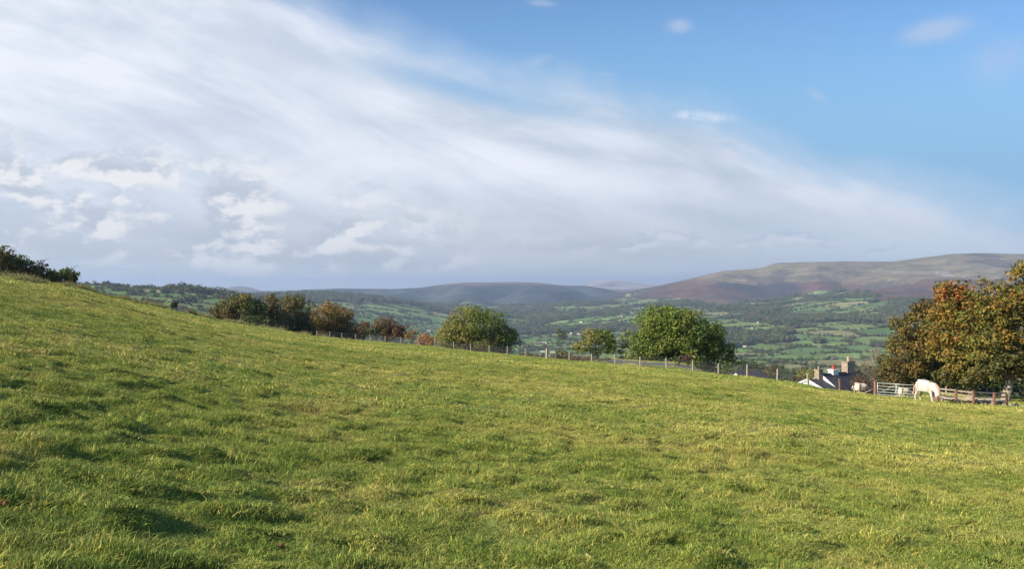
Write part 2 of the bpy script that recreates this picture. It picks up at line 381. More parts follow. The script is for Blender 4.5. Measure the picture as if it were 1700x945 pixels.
for p_, c_ in ((0.3, (0.06, 0.09, 0.03, 1)), (0.6, (0.085, 0.105, 0.04, 1)), (0.85, (0.135, 0.125, 0.05, 1))):
    q = e.elements.new(p_); q.color = c_
t.l.new(oi.outputs['Random'], cr.inputs[0])
mm = t.new('ShaderNodeMix', data_type='RGBA', blend_type='MULTIPLY'); mm.inputs[0].default_value = 1; t.l.new(cr.outputs[0], mm.inputs[6]); t.l.new(a.outputs['Color'], mm.inputs[7])
t.l.new(mm.outputs[2], t.b.inputs['Base Color']); t.b.inputs['Roughness'].default_value = 0.9
m_bark = simple('bark', (0.16, 0.125, 0.09), 0.9, 0.5, 6, bump=0.4)
m_bark_pale = simple('pale_bark', (0.34, 0.29, 0.22), 0.9, 0.5, 5, bump=0.4)
m_post = simple('weathered_post', (0.44, 0.37, 0.28), 0.85, 0.3, 9)
m_redpost = simple('red_brown_wood', (0.30, 0.155, 0.10), 0.85, 0.4, 7)
m_rail = simple('grey_rail_wood', (0.36, 0.29, 0.23), 0.85, 0.4, 8)
m_wire = simple('galvanised_wire', (0.26, 0.26, 0.26), 0.45, 0.2, 20, metal=0.6)
m_gate = simple('galvanised_gate', (0.50, 0.54, 0.54), 0.45, 0.15, 8, metal=0.35)
m_white = simple('white_render', (0.80, 0.80, 0.78), 0.8, 0.1, 1.2)
m_far = simple('cream_render', (0.52, 0.49, 0.43), 0.8, 0.15, 0.6)
m_slate = simple('dark_slate', (0.045, 0.045, 0.052), 0.6, 0.4, 4)
m_fascia = simple('white_fascia', (0.80, 0.80, 0.80), 0.5, 0.06, 3)
m_stone = simple('rubble_stone', (0.42, 0.36, 0.29), 0.9, 0.4, 2.5, bump=0.5)
m_chim = simple('chimney_stone', (0.40, 0.32, 0.24), 0.9, 0.45, 5, bump=0.4)
m_redclay = simple('red_clay', (0.34, 0.08, 0.045), 0.7, 0.2, 5)
m_buff = simple('buff_clay', (0.48, 0.36, 0.22), 0.7, 0.2, 5)
m_asph = simple('grey_lane', (0.11, 0.11, 0.12), 0.9, 0.25, 0.6)
m_board = simple('painted_board', (0.72, 0.68, 0.55), 0.7, 0.15, 6)
m_glass = simple('window_glass', (0.03, 0.035, 0.04), 0.15, 0.1, 3)
m_straw = simple('dry_stem', (0.50, 0.41, 0.22), 0.8, 0.25, 9)
m_deadleaf = simple('dead_leaf', (0.22, 0.085, 0.035), 0.7, 0.4, 40)

# ------------------------------------------------------------------ the ground: field and far countryside
def polar(phs, rs):
    n, m = len(phs), len(rs)
    PH, RR = np.meshgrid(phs, rs); X = RR * np.sin(PH); Y = RR * np.cos(PH)
    i = np.arange(m - 1)[:, None] * n + np.arange(n - 1)[None, :]
    q = np.stack([i, i + 1, i + n + 1, i + n], -1).reshape(-1, 4)
    return X.ravel(), Y.ravel(), q
fine = np.arange(-R(36), R(36), 0.0032); coarse = np.linspace(R(36), 2 * math.pi - R(36), 90)
phs = np.concatenate([fine, coarse, [2 * math.pi - R(36)]]); phs = np.unique(np.round(phs, 6)); phs[-1] = phs[0] + 2 * math.pi
rs = 0.4 * (300 / 0.4) ** (np.linspace(0, 1, 820))
X, Y, Q = polar(phs, rs); Z = zt(X, Y)
V = np.stack([X, Y, Z], 1)
V = np.vstack([V, [[0, 0, -H]]]); me = npmesh('field', V, Q, True)
bm = bmesh.new(); bm.from_mesh(me); bm.verts.ensure_lookup_table(); cz = bm.verts[len(V) - 1]
for i in range(len(phs) - 1): bm.faces.new((bm.verts[i + 1], bm.verts[i], cz))
bmesh.ops.remove_doubles(bm, verts=[v for v in bm.verts if abs(math.atan2(v.co.x, v.co.y) - phs[0]) < 1e-4], dist=1e-4)
bmesh.ops.recalc_face_normals(bm, faces=bm.faces[-(len(phs) - 1):])
bm.to_mesh(me); bm.free()
fo = link('field', me, m_field); tag(fo, kind='structure')

def voro(x, y, s=31):
    ix = np.floor(x).astype(np.int64); iy = np.floor(y).astype(np.int64)
    f1 = np.full(x.shape, 9.0); f2 = np.full(x.shape, 9.0); idd = np.zeros(x.shape)
    for a in (-1, 0, 1):
        for b in (-1, 0, 1):
            jx, jy = ix + a, iy + b
            sx = jx + 0.5 + (_h(jx, jy, s) - .5) * 0.8; sy = jy + 0.5 + (_h(jx, jy, s + 1) - .5) * 0.8
            dd = np.hypot(x - sx, y - sy); c = _h(jx, jy, s + 2)
            n_ = dd < f1
            f2 = np.where(n_, f1, np.minimum(f2, dd)); idd = np.where(n_, c, idd); f1 = np.where(n_, dd, f1)
    return f2 - f1, idd
def depth_at(px_, py_, lo=600, hi=6000):
    ds = np.linspace(lo, hi, 1500); xs = (px_ - 850) / F * ds; zz = zt(xs, ds, False); pp = 480 - zz / ds * F
    i = np.argmax(pp <= py_) if (pp <= py_).any() else 800
    return float(ds[i])
CLR = []
for a_, b_, rx_, ry_ in ((1435, 555, 120, 210), (1425, 582, 95, 130), (1215, 540, 120, 260), (1390, 512, 160, 170), (1300, 585, 130, 90), (1250, 600, 110, 80), (1480, 545, 90, 150), (1350, 600, 160, 70),
                         (1330, 500, 140, 120), (1060, 530, 220, 260), (980, 535, 200, 260), (1150, 520, 200, 260), (650, 535, 300, 300), (700, 525, 260, 300), (620, 550, 150, 200), (910, 560, 160, 200), (950, 575, 120, 140)):
    D_ = depth_at(a_, b_); CLR.append(((a_ - 850) / F * D_, D_, rx_, ry_))
def cover(X, Y, Z):
    """edge distance in metres, cell id, wood mask, moor mask"""
    wx = X + 45 * gn(X / 260, Y / 260, 41); wy = Y + 45 * gn(X / 260, Y / 260, 42)
    ca, sa = math.cos(0.5), math.sin(0.5); sx = (wx * ca + wy * sa); sy = (-wx * sa + wy * ca)
    p = pxof(np.arctan2(X, Y)); Yd = Y
    e, cid = voro(sx / 185, sy / 125, 31); e = e * 72
    e2, c2 = voro(sx / 115, sy / 62, 35); ha = (p < 430) & (Yd < 2300); e = np.where(ha, e2 * 40, e); cid = np.where(ha, c2 * .62, cid)
    wn_ = fbm(X / 520, Y / 520, 51, 4)
    bias = -0.13 + 0.34 * sstep(Yd, 3300, 3700) * (1 - sstep(p, 700, 780)) + 0.08 * sstep(p, 1080, 1250) * sstep(Yd, 1900, 2600) * (1 - sstep(Yd, 4700, 5000)) \
        + 0.3 * sstep(Yd, 4700, 5200) * (1 - sstep(p, 950, 1050)) + 0.10 * sstep(p, 780, 860) * (1 - sstep(p, 1000, 1080)) * sstep(Yd, 2700, 2900) * (1 - sstep(Yd, 3500, 3800))
    bias = bias - 0.10 * sstep(p, 700, 300) * 0 - 0.12 * (Yd < 2300) * (p < 420)
    wood = (wn_ + bias + (cid - 0.5) * 0.35) > 0.02
    pyv = 480 - Z / np.maximum(Y, 1) * F
    bd = np.interp(p, [800, 900, 1000, 1050, 1100, 1150, 1200, 1260, 1300, 1340, 1400, 1450, 1520, 1700], [470, 478, 488, 491, 497, 502, 504, 502, 495, 488, 484, 491, 503, 505])
    moor = (pyv < bd + 13 * fbm(X / 420, Y / 420, 61, 4)) & (Yd > 3500)
    moor |= Yd > 8200
    moor |= (p < 1040) & (Yd > 5300 + 260 * fbm(X / 400, Y / 400, 63, 3) - 500 * (p < 500))
    for (cx, cy, rx, ry) in CLR:
        wood = wood & ~(((X - cx) / rx) ** 2 + ((Y - cy) / ry) ** 2 < 1 + .8 * gn(X / 60, Y / 60, 44))
    return e, cid, wood & ~moor, moor
fine = np.arange(-R(34), R(34), 0.0012); phs = np.unique(np.round(np.concatenate([fine, np.linspace(R(34), 2 * math.pi - R(34), 80)]), 6)); phs[-1] = phs[0] + 2 * math.pi
rs = np.concatenate([300 * (7500 / 300) ** np.linspace(0, 1, 470), 7500 * (23000 / 7500) ** np.linspace(0.01, 1, 90)])
X, Y, Q = polar(phs, rs); Z = zt(X, Y, False)
hill_v = np.stack([X, Y, Z], 1)
C = hill_v[Q].mean(1); e, cid, wood, moor = cover(C[:, 0], C[:, 1], C[:, 2])
pal = 1.08 * np.array([(.115, .175, .055), (.15, .21, .065), (.22, .215, .095), (.095, .16, .04), (.16, .20, .06), (.24, .225, .10), (.13, .20, .05), (.17, .24, .07)])
fc = pal[(cid * 7.99).astype(int)]
fc = fc * (1 + 0.25 * fbm(C[:, 0] / 60, C[:, 1] / 60, 71, 3))[:, None]
fc[e < 4.0] = (.045, .06, .025)
fc[wood] = (.055, .065, .032)
hn = fbm(C[:, 0] / 350, C[:, 1] / 350, 81, 5); pc_ = pxof(np.arctan2(C[:, 0], C[:, 1])); hgt = C[:, 2]
brk = np.array((.112, .066, .048)); tan_ = np.array((.195, .165, .105)); hea = np.array((.070, .060, .058)); sto = np.array((.30, .26, .23))
Ym = C[:, 1]
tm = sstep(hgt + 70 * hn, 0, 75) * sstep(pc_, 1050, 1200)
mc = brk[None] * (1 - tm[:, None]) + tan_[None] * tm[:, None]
hm = sstep(hn, 0.10, 0.30)[:, None]; mc = mc * (1 - 0.65 * hm) + hea[None] * 0.65 * hm
cn = gn(C[:, 0] / 260, hgt / 9.0, 82); mc = mc * (1 + 0.42 * cn[:, None])
st_ = (sstep(fbm(C[:, 0] / 140, C[:, 1] / 300, 83, 4), .28, .42) * sstep(hgt, 15, 60) * (1 - sstep(hgt, 110, 150)) * sstep(pc_, 1400, 1480))[:, None]; mc = mc * (1 - .7 * st_) + sto[None] * .7 * st_
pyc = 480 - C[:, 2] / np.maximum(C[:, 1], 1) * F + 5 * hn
cor_shade = (sstep(pc_ + 40 * hn - (pyc - 480) * 2.2, 1165, 1250) * (1 - sstep(pc_, 1310, 1350)) * sstep(pyc, 466, 472) * (Ym > 4550) * (Ym < 5400))[:, None]; mc = mc * (1 - .72 * cor_shade) + np.array((.030, .040, .050))[None] * .72 * cor_shade  # corrie shadow put into the moor colour as a dark heather-blue patch
cw = ((1 - sstep(pc_, 1000, 1100)) * (Ym < 8000))[:, None]; cw = cw * (0.45 + .5 * (1 - sstep(hgt, 10, 45)))[:, None]; mc = mc * (1 - cw) + np.array((.042, .053, .055))[None] * (1 + 1.1 * hn[:, None]) * cw  # centre ridge: dark moor and wood, with cloud shade put into the colour
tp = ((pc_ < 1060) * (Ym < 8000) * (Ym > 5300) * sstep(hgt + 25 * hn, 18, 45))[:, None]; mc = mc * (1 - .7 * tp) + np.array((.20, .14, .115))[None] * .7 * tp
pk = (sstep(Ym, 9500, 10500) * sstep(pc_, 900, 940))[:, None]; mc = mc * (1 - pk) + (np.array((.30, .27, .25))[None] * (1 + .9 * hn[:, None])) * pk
fl = (Ym > 12800)[:, None]; mc = np.where(fl, np.array((.07, .09, .07))[None], mc)
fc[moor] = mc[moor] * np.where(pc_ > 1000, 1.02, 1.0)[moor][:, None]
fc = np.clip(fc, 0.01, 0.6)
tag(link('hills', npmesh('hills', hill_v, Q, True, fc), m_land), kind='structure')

# ------------------------------------------------------------------ haze: even air round camera and land
mh = bpy.data.materials.new('air'); mh.use_nodes = True; mh.node_tree.nodes.clear(); t = NT(mh.node_tree)
o = t.new('ShaderNodeOutputMaterial'); pvn = t.new('ShaderNodeVolumePrincipled'); pvn.inputs['Color'].default_value = (0.56, 0.71, 0.96, 1)
pvn.inputs['Density'].default_value = 8.5e-5; pvn.inputs['Anisotropy'].default_value = 0.2; t.l.new(pvn.outputs[0], o.inputs['Volume'])
zlo, zhi = float(hill_v[:, 2].min()) - 1, float(hill_v[:, 2].max()) + 15
hz_o = MB().box((0, 0, (zlo + zhi) / 2), (46400, 46400, zhi - zlo)).build('haze', mh); tag(hz_o, kind='stuff')

# ------------------------------------------------------------------ scatter (stuff)
def protos(name, meshes, m):
    c = bpy.data.collections.new(name)
    for i, me in enumerate(meshes):
        me.materials.append(m); o = bpy.data.objects.new(name, me); c.objects.link(o)
    return c
def scatter(name, P, E, Sc, I, coll, label=None, cat=None):
    me = bpy.data.meshes.new(name); me.vertices.add(len(P)); me.vertices.foreach_set('co', np.ascontiguousarray(P, np.float32).ravel())
    a = me.attributes.new('rot', 'FLOAT_VECTOR', 'POINT'); a.data.foreach_set('vector', np.ascontiguousarray(E, np.float32).ravel())
    a = me.attributes.new('scl', 'FLOAT_VECTOR', 'POINT'); a.data.foreach_set('vector', np.ascontiguousarray(Sc, np.float32).ravel())
    a = me.attributes.new('pick', 'INT', 'POINT'); a.data.foreach_set('value', np.ascontiguousarray(I, np.int32))
    o = link(name, me)
    g = bpy.data.node_groups.new(name, 'GeometryNodeTree'); g.interface.new_socket('Geometry', in_out='INPUT', socket_type='NodeSocketGeometry'); g.interface.new_socket('Geometry', in_out='OUTPUT', socket_type='NodeSocketGeometry')
    gi = g.nodes.new('NodeGroupInput'); go = g.nodes.new('NodeGroupOutput'); ip = g.nodes.new('GeometryNodeInstanceOnPoints'); ci = g.nodes.new('GeometryNodeCollectionInfo')
    ci.inputs['Collection'].default_value = coll; ci.inputs['Separate Children'].default_value = True; ci.inputs['Reset Children'].default_value = True
    def na(nm, ty):
        n = g.nodes.new('GeometryNodeInputNamedAttribute'); n.data_type = ty; n.inputs[0].default_value = nm; return n.outputs[0]
    er = g.nodes.new('FunctionNodeEulerToRotation'); L = g.links.new
    L(na('rot', 'FLOAT_VECTOR'), er.inputs[0]); L(er.outputs[0], ip.inputs['Rotation']); L(na('scl', 'FLOAT_VECTOR'), ip.inputs['Scale']); L(na('pick', 'INT'), ip.inputs['Instance Index'])
    ip.inputs['Pick Instance'].default_value = True
    L(gi.outputs[0], ip.inputs['Points']); L(ci.outputs[0], ip.inputs['Instance']); L(ip.outputs[0], go.inputs[0])
    md = o.modifiers.new('scatter', 'NODES'); md.node_group = g
    tag(o, label, cat, kind='stuff'); return o
def tilt(X, Y, micro=True, h=0.25):
    zx = (zt(X + h, Y, micro) - zt(X - h, Y, micro)) / (2 * h); zy = (zt(X, Y + h, micro) - zt(X, Y - h, micro)) / (2 * h)
    return zx, zy
def euler_from(zx, zy, rz):
    # normal-aligned frame with spin rz (XYZ euler)
    n = np.stack([-zx, -zy, np.ones_like(zx)], 1); n /= np.linalg.norm(n, axis=1)[:, None]
    a = np.stack([np.cos(rz), np.sin(rz), np.zeros_like(rz)], 1); x = a - n * (a * n).sum(1)[:, None]; x /= np.linalg.norm(x, axis=1)[:, None]
    y = np.cross(n, x)
    # R columns x,y,n ; euler XYZ
    ey = -np.arcsin(np.clip(x[:, 2], -1, 1)); ex = np.arctan2(y[:, 2], n[:, 2]); ez = np.arctan2(x[:, 1], x[:, 0])
    return np.stack([ex, ey, ez], 1)
def tuft(nb_, rad, hmin, hmax, wd, seed, lean=0.6, coh=None):
    r = np.random.default_rng(seed); th = r.uniform(0, 2 * np.pi, nb_); q = rad * np.sqrt(r.uniform(0, 1, nb_)) 
    x0 = q * np.cos(th); y0 = q * np.sin(th); hh = r.uniform(hmin, hmax, nb_) * np.clip(0.95 + 1.9 * fbm(x0 / (.34 * rad) + seed, y0 / (.34 * rad), seed, 2), .2, 2.2)
    az = r.uniform(0, 2 * np.pi, nb_); ln = r.uniform(0.15, lean * 1.4, nb_) * hh
    if coh is not None: az = coh + r.normal(0, 0.9, nb_)
    wa = r.uniform(0, np.pi, nb_); wx = np.cos(wa) * wd / 2; wy = np.sin(wa) * wd / 2
    dx_, dy_ = np.cos(az), np.sin(az)
    P0 = np.stack([x0 - wx, y0 - wy, np.full(nb_, -0.015)], 1); P1 = np.stack([x0 + wx, y0 + wy, np.full(nb_, -0.015)], 1)
    mx = x0 + dx_ * ln * .35; my = y0 + dy_ * ln * .35; mz = hh * .6
    P2 = np.stack([mx + wx * .8, my + wy * .8, mz], 1); P3 = np.stack([mx - wx * .8, my - wy * .8, mz], 1)
    tx = x0 + dx_ * ln * 1.1; ty = y0 + dy_ * ln * 1.1; tz = hh
    P4 = np.stack([tx + wx * .15, ty + wy * .15, tz], 1); P5 = np.stack([tx - wx * .15, ty - wy * .15, tz], 1)
    V_ = np.stack([P0, P1, P2, P3, P4, P5], 1).reshape(-1, 3); b = np.arange(nb_)[:, None] * 6
    Fq = np.stack([b + np.array([0, 1, 2, 3]), b + np.array([3, 2, 4, 5])], 1).reshape(-1, 4)
    k = r.uniform(0.55, 1.45, nb_); dry = (r.uniform(0, 1, nb_) < 0.20)[:, None]
    cl = np.stack([k, k * r.uniform(.92, 1.05, nb_), k * r.uniform(.8, 1.1, nb_)], 1); cl = np.where(dry, np.array([[1.9, 1.35, 1.5]]) * k[:, None], cl)
    return npmesh('grass_tuft', V_, Fq, False, np.repeat(cl, 2, 0))
NPR = 8
near_c = protos('near_tuft', [tuft(230, .15, .009, .026, .0048, 100 + i, 1.8) for i in range(NPR)], m_grass)
mid_c = protos('middle_tuft', [tuft(280, .34, .013, .036, .010, 200 + i, 1.6) for i in range(NPR)], m_grass)
far_c = protos('far_tuft', [tuft(460, 1.25, .02, .06, .026, 300 + i, 0.9) for i in range(NPR)], m_grass)
def sample(n, r0, r1, amax=R(44)):
    n = int(n * 44 / 34)
    r_ = np.sqrt(rng.uniform(r0 * r0, r1 * r1, n)); p_ = rng.uniform(-amax, amax, n); return r_ * np.sin(p_), r_ * np.cos(p_)
def grass(name, n, r0, r1, coll, label, smin, smax, h=0.2):
    X, Y = sample(n, r0, r1); p = pxof(np.arctan2(X, Y)); rc = ycof(p) + 14 * shelf(p) + 12; k = (Y < rc)
    X, Y = X[k], Y[k]; Z = zt(X, Y); zx, zy = tilt(X, Y, True, h)
    pat = fbm(X / 1.6, Y / 1.6, 91, 3) ; pat2 = fbm(X / 9, Y / 9, 95, 3)
    s = rng.uniform(smin, smax, len(X)); hz_ = np.clip(0.95 + 1.2 * pat + 0.5 * pat2 + 1.3 * fbm(X / .45, Y / .45, 92, 2), 0.6, 2.3)
    scatter(name, np.stack([X, Y, Z], 1), euler_from(zx, zy, rng.uniform(0, 6.28, len(X))), np.stack([s, s, s * hz_], 1), rng.integers(0, NPR, len(X)), coll, label, 'grass')
grass('near_grass', 21000, 3.0, 19, near_c, 'short green and yellow pasture grass covering the foreground', .8, 1.3, 0.07)
grass('middle_grass', 27000, 17, 62, mid_c, 'sunlit pasture grass on the middle slope of the field', .85, 1.25, 0.2)
grass('distant_grass', 17000, 58, 175, far_c, 'pasture grass along the far brow of the field', .85, 1.25, 0.8)
# longer tussocks
tus_c = protos('tussock', [tuft(200, .13, .022, .06, .005, 400 + i, 1.7) for i in range(NPR)], m_grass)
X, Y = sample(9000, 4, 60); pm = fbm(X / 2.4, Y / 2.4, 97, 3) + 0.5 * fbm(X / 12, Y / 12, 98, 2); k = pm > 0.17; X, Y = X[k], Y[k]; k = Y < ycof(pxof(np.arctan2(X, Y))); X, Y = X[k], Y[k]
zx, zy = tilt(X, Y); s = rng.uniform(.6, 1.25, len(X)) * (1 + np.hypot(X, Y) / 60)
scatter('tussock_grass', np.stack([X, Y, zt(X, Y)], 1), euler_from(zx, zy, rng.uniform(0, 6.28, len(X))), np.stack([s, s, s * .85], 1), rng.integers(0, NPR, len(X)), tus_c, 'longer uneven grass tussocks scattered over the field', 'grass')
# dry stems
def stems(seed):
    r = random.Random(seed); mb = MB()
    for i in range(3):
        a = r.uniform(0, 6.28); h_ = r.uniform(.09, .2); l = h_ * r.uniform(.2, .8); x, y = r.uniform(-.05, .05), r.uniform(-.05, .05)
        mb.tube([(x, y, -.01), (x + math.cos(a) * l * .3, y + math.sin(a) * l * .3, h_ * .6), (x + math.cos(a) * l, y + math.sin(a) * l, h_)], [.0018, .0014, .0007], 4)
    me = bpy.data.meshes.new('dry_stem'); me.from_pydata(mb.v, [], mb.f); me.update(); return me
st_c = protos('dry_stems', [stems(i) for i in range(6)], m_straw)
X, Y = sample(900, 4.5, 40); k = fbm(X / 3, Y / 3, 99, 2) > -0.05; X, Y = X[k], Y[k]; n = len(X)
s = rng.uniform(.5, 1.1, n)
scatter('dry_grass_stems', np.stack([X, Y, zt(X, Y)], 1), np.stack([rng.normal(0, .3, n), rng.normal(0, .3, n), rng.uniform(0, 6.28, n)], 1), np.stack([s, s, s], 1), rng.integers(0, 6, n), st_c, 'thin straw coloured dead stems standing in the pasture', 'grass')
# long pale grass along the brow on the left
X, Y = [], []
for p_ in np.concatenate([rng.uniform(-40, 560, 1500), rng.uniform(560, 700, 60)]):
    D = float(ycof(p_)) + rng.uniform(-2.0, 1.5); X.append((p_ - 850) / F * D); Y.append(D)
X, Y = np.array(X), np.array(Y); k = fbm(X / 4, Y / 4, 111, 2) > 0.0; X, Y = X[k], Y[k]; n = len(X)
m_brow = simple('pale_long_grass', (0.36, 0.33, 0.13), 0.8, 0.4, 1.0)
br_c = protos('long_grass', [tuft(90, .35, .15, .40, .022, 500 + i, 0.5) for i in range(6)], m_brow)
s = rng.uniform(.5, 1.1, n)
scatter('long_brow_grass', np.stack([X, Y, zt(X, Y) - .02], 1), np.stack([np.zeros(n), np.zeros(n), rng.uniform(0, 6.28, n)], 1), np.stack([s, s, s], 1), rng.integers(0, 6, n), br_c, 'pale longer grass along the brow of the field', 'grass')

# ------------------------------------------------------------------ far trees and hedges (one mass)
def blob(seed, nf=150, tall=1.0):
    r = np.random.default_rng(seed); k = 9
    cc_ = r.normal(0, .26, (k, 3)); cc_[:, 2] = cc_[:, 2] * .8 * tall + .55 * tall; rr = r.uniform(.22, .36, k)
    w_ = r.integers(0, k, nf); dd = r.normal(size=(nf, 3)); dd /= np.linalg.norm(dd, axis=1)[:, None]
    P = cc_[w_] + dd * rr[w_][:, None]; P[:, 2] = np.maximum(P[:, 2], .02)
    nn = dd + r.normal(0, .35, (nf, 3)); nn /= np.linalg.norm(nn, axis=1)[:, None]
    u = np.cross(nn, [0.1, 0.2, 1]); u /= np.linalg.norm(u, axis=1)[:, None]; v = np.cross(nn, u); s_ = r.uniform(.07, .13, nf)[:, None]
    V_ = np.stack([P + u * s_, P + v * s_, P - u * s_, P - v * s_], 1).reshape(-1, 3); Fq = np.arange(nf * 4).reshape(-1, 4)
    cl = r.uniform(.75, 1.3, nf)[:, None] * np.ones((1, 3))
    return npmesh('far_tree', V_, Fq, False, cl)
ft_c = protos('far_tree', [blob(600 + i, 170, .9 + .25 * (i % 3)) for i in range(8)], m_fartree)
N = 620000
r_ = np.sqrt(rng.uniform(480 ** 2, 5700 ** 2, N)); p_ = rng.uniform(-R(32), R(32), N); X, Y = r_ * np.sin(p_), r_ * np.cos(p_)
Z = zt(X, Y, False); e, cid, wood, moor = cover(X, Y, Z); u_ = rng.uniform(0, 1, N)
hk = (_h((X // 60).astype(np.int64), (Y // 60).astype(np.int64), 5) > 0.12)
keep = (~moor) & (((e < 4.0) & (u_ < .85) & hk) | (wood & (u_ < .40)) | (u_ < .003)); keep |= moor & (u_ < .002) & (Z < 20)
keep &= (r_ > 480)
pxx = pxof(np.arctan2(X, Y)); vis = (Z + 12 > -(silpy(pxx) - 480) / F * Y); keep &= vis
X, Y, Z, wk = X[keep], Y[keep], Z[keep], wood[keep]; n = len(X); print('far trees', n)
s = np.where(wk, rng.uniform(8, 14, n), rng.uniform(3.2, 7, n))
scatter('hedgerow_woodland', np.stack([X, Y, Z - .4], 1), np.stack([np.zeros(n), np.zeros(n), rng.uniform(0, 6.28, n)], 1), np.stack([s * 1.05, s * 1.05, s * rng.uniform(.75, 1.1, n)], 1), rng.integers(0, 8, n), ft_c, 'dark hedgerows and woods patterning the far valley and hillsides', 'woodland')

# ------------------------------------------------------------------ trees
SC = 1.13
def tree(name, label, lobes, D, leaf=0.2, dens=1.0, trunk=(0.2, None), group=None, bare=0, clump=(0.11, 0.2), cat='tree', seed=1, bark=None, depth=1.0, low=None, fuzz=1.0):
    """lobes: (px, py, rx, ry, palette); trunk: (radius, base px)"""
    r = np.random.default_rng(seed); rr_ = random.Random(seed)
    lobes = [(a_, b_, c_ * SC, d_ * SC, e_) for a_, b_, c_, d_, e_ in lobes]
    bx = trunk[1] if trunk[1] is not None else sum(l[0] for l in lobes) / len(lobes)
    base = at(bx, D); root = empty(name, base); tag(root, label, cat, group)
    k = D / F; V_, C_ = [], []; cents = []
    for (lx, ly, rx, ry, pal_) in lobes:
        c0 = np.array([(lx - 850) * k, D + r.uniform(-.2, .2) * rx * k, zpix(ly, D)]); a = np.array([rx * k, rx * k * depth, ry * k])
        sz = (a[0] * a[1] * a[2]) ** (1 / 3.); ncl = int(max(12, 58 * (1 if rx > 15 else .6) * (0.15 / np.mean(clump)) ** 1.5))
        dd = r.normal(size=(ncl, 3)); dd /= np.linalg.norm(dd, axis=1)[:, None]; q = r.uniform(.15, 1, ncl) ** .45
        cc_ = c0 + dd * a * (q * (1 - np.mean(clump)))[:, None]
        cr_ = sz * r.uniform(clump[0], clump[1], ncl) * 1.55
        cents += [(Vector(c), Vector(c0)) for c in cc_]
        area = (cr_ ** 2).sum() * 4 * np.pi; nl = int(min(42000, 1.25 * dens * area / (leaf * leaf) * 0.62))
        w_ = r.choice(ncl, nl, p=cr_ ** 2 / (cr_ ** 2).sum()); d2 = r.normal(size=(nl, 3)); d2 /= np.linalg.norm(d2, axis=1)[:, None]
        rad = cr_[w_] * (r.uniform(.45, 1.0, nl) ** .6) * (1 + r.exponential(.07 * fuzz, nl))
        P = cc_[w_] + d2 * rad[:, None] * np.array([1.1, 1.1, .85])
        nn = d2 + r.normal(0, .55, (nl, 3)) + np.array([0, 0, .35]); nn /= np.linalg.norm(nn, axis=1)[:, None]
        t_ = r.normal(size=(nl, 3)); u = np.cross(nn, t_); u /= np.linalg.norm(u, axis=1)[:, None]; v = np.cross(nn, u)
        s_ = leaf * r.uniform(.35, .75, nl)[:, None]
        V_.append(np.stack([P + u * s_, P + v * s_ * .62, P - u * s_, P - v * s_ * .62], 1))
        pa = np.array(pal_) * (1.25 if D > 84 else 1.12); cid_ = r.integers(0, len(pa), ncl); mixi = np.where(r.uniform(0, 1, nl) < .35, r.integers(0, len(pa), nl), cid_[w_])
        C_.append(pa[mixi] * r.uniform(.75, 1.25, nl)[:, None] * r.uniform(.9, 1.1, (nl, 3)))
    V_ = np.concatenate(V_).reshape(-1, 3); C_ = np.concatenate(C_)
    gz = zt(V_[:, 0], V_[:, 1], False); V_[:, 2] = np.maximum(V_[:, 2], gz + .03)
    V_ = V_ - np.array(base)
    link('crown', npmesh('crown', V_, np.arange(len(V_)).reshape(-1, 4), False, C_), m_leaf, root)
    mb = MB(); tr_ = trunk[0]; allc = sum((c for c, _ in cents), Vector()) / len(cents) - base
    fork = Vector((allc.x * .35, allc.y * .35, max(.5, allc.z * .35)))
    mb.tube([(0, 0, -.4), (0, 0, .02), tuple(fork * .5 + Vector((rr_.uniform(-.1, .1), 0, 0))), tuple(fork)], [tr_ * 1.5, tr_ * 1.2, tr_, tr_ * .8], 9)
    rr_.shuffle(cents)
    for i, (c, c0) in enumerate(cents[:22 + bare]):
        e_ = (c - base) if i >= bare else (c - base) + (c - c0) * 0.55
        m1 = fork.lerp(e_, .45) + Vector((rr_.uniform(-.3, .3), rr_.uniform(-.3, .3), rr_.uniform(-.1, .4))) * tr_ * 3
        r0 = tr_ * (.45 if i < 8 else .22)
        mb.tube([tuple(fork * rr_.uniform(.75, 1)), tuple(m1), tuple(e_)], [r0, r0 * .6, max(.012, r0 * .12)], 5)
        if i < bare:
            for j in range(5):
                t0 = m1.lerp(e_, rr_.uniform(.3, .95)); dv = Vector((rr_.uniform(-1, 1), rr_.uniform(-1, 1), rr_.uniform(-.1, 1))).normalized() * rr_.uniform(.4, 1.0) * max(.8, (e_ - m1).length * .4)
                mb.tube([tuple(t0), tuple(t0 + dv)], [r0 * .2 + .01, .008], 4)
    mb.build('trunk', bark or m_bark, root, True)
    return root
GRN = [(.075, .115, .022), (.10, .14, .028), (.125, .15, .03), (.085, .12, .025)]
GRN_Y = [(.17, .18, .04), (.20, .19, .045), (.14, .165, .035), (.23, .19, .055)]
OLV = [(.105, .11, .03), (.13, .12, .035), (.09, .10, .03), (.16, .13, .04)]
OLB = [(.10, .085, .03), (.12, .095, .035), (.08, .08, .028), (.15, .105, .04)]
DRK = [(.055, .078, .024), (.075, .095, .028), (.06, .07, .028)]
BRN = [(.12, .075, .04), (.10, .07, .04), (.085, .07, .035)]
ORG = [(.27, .15, .03), (.22, .14, .035), (.30, .13, .03), (.17, .14, .035), (.13, .13, .03)]
REDO = [(.34, .11, .03), (.30, .13, .035), (.24, .14, .04)]
RED = [(.14, .065, .038), (.12, .07, .04), (.16, .095, .04), (.10, .075, .03)]

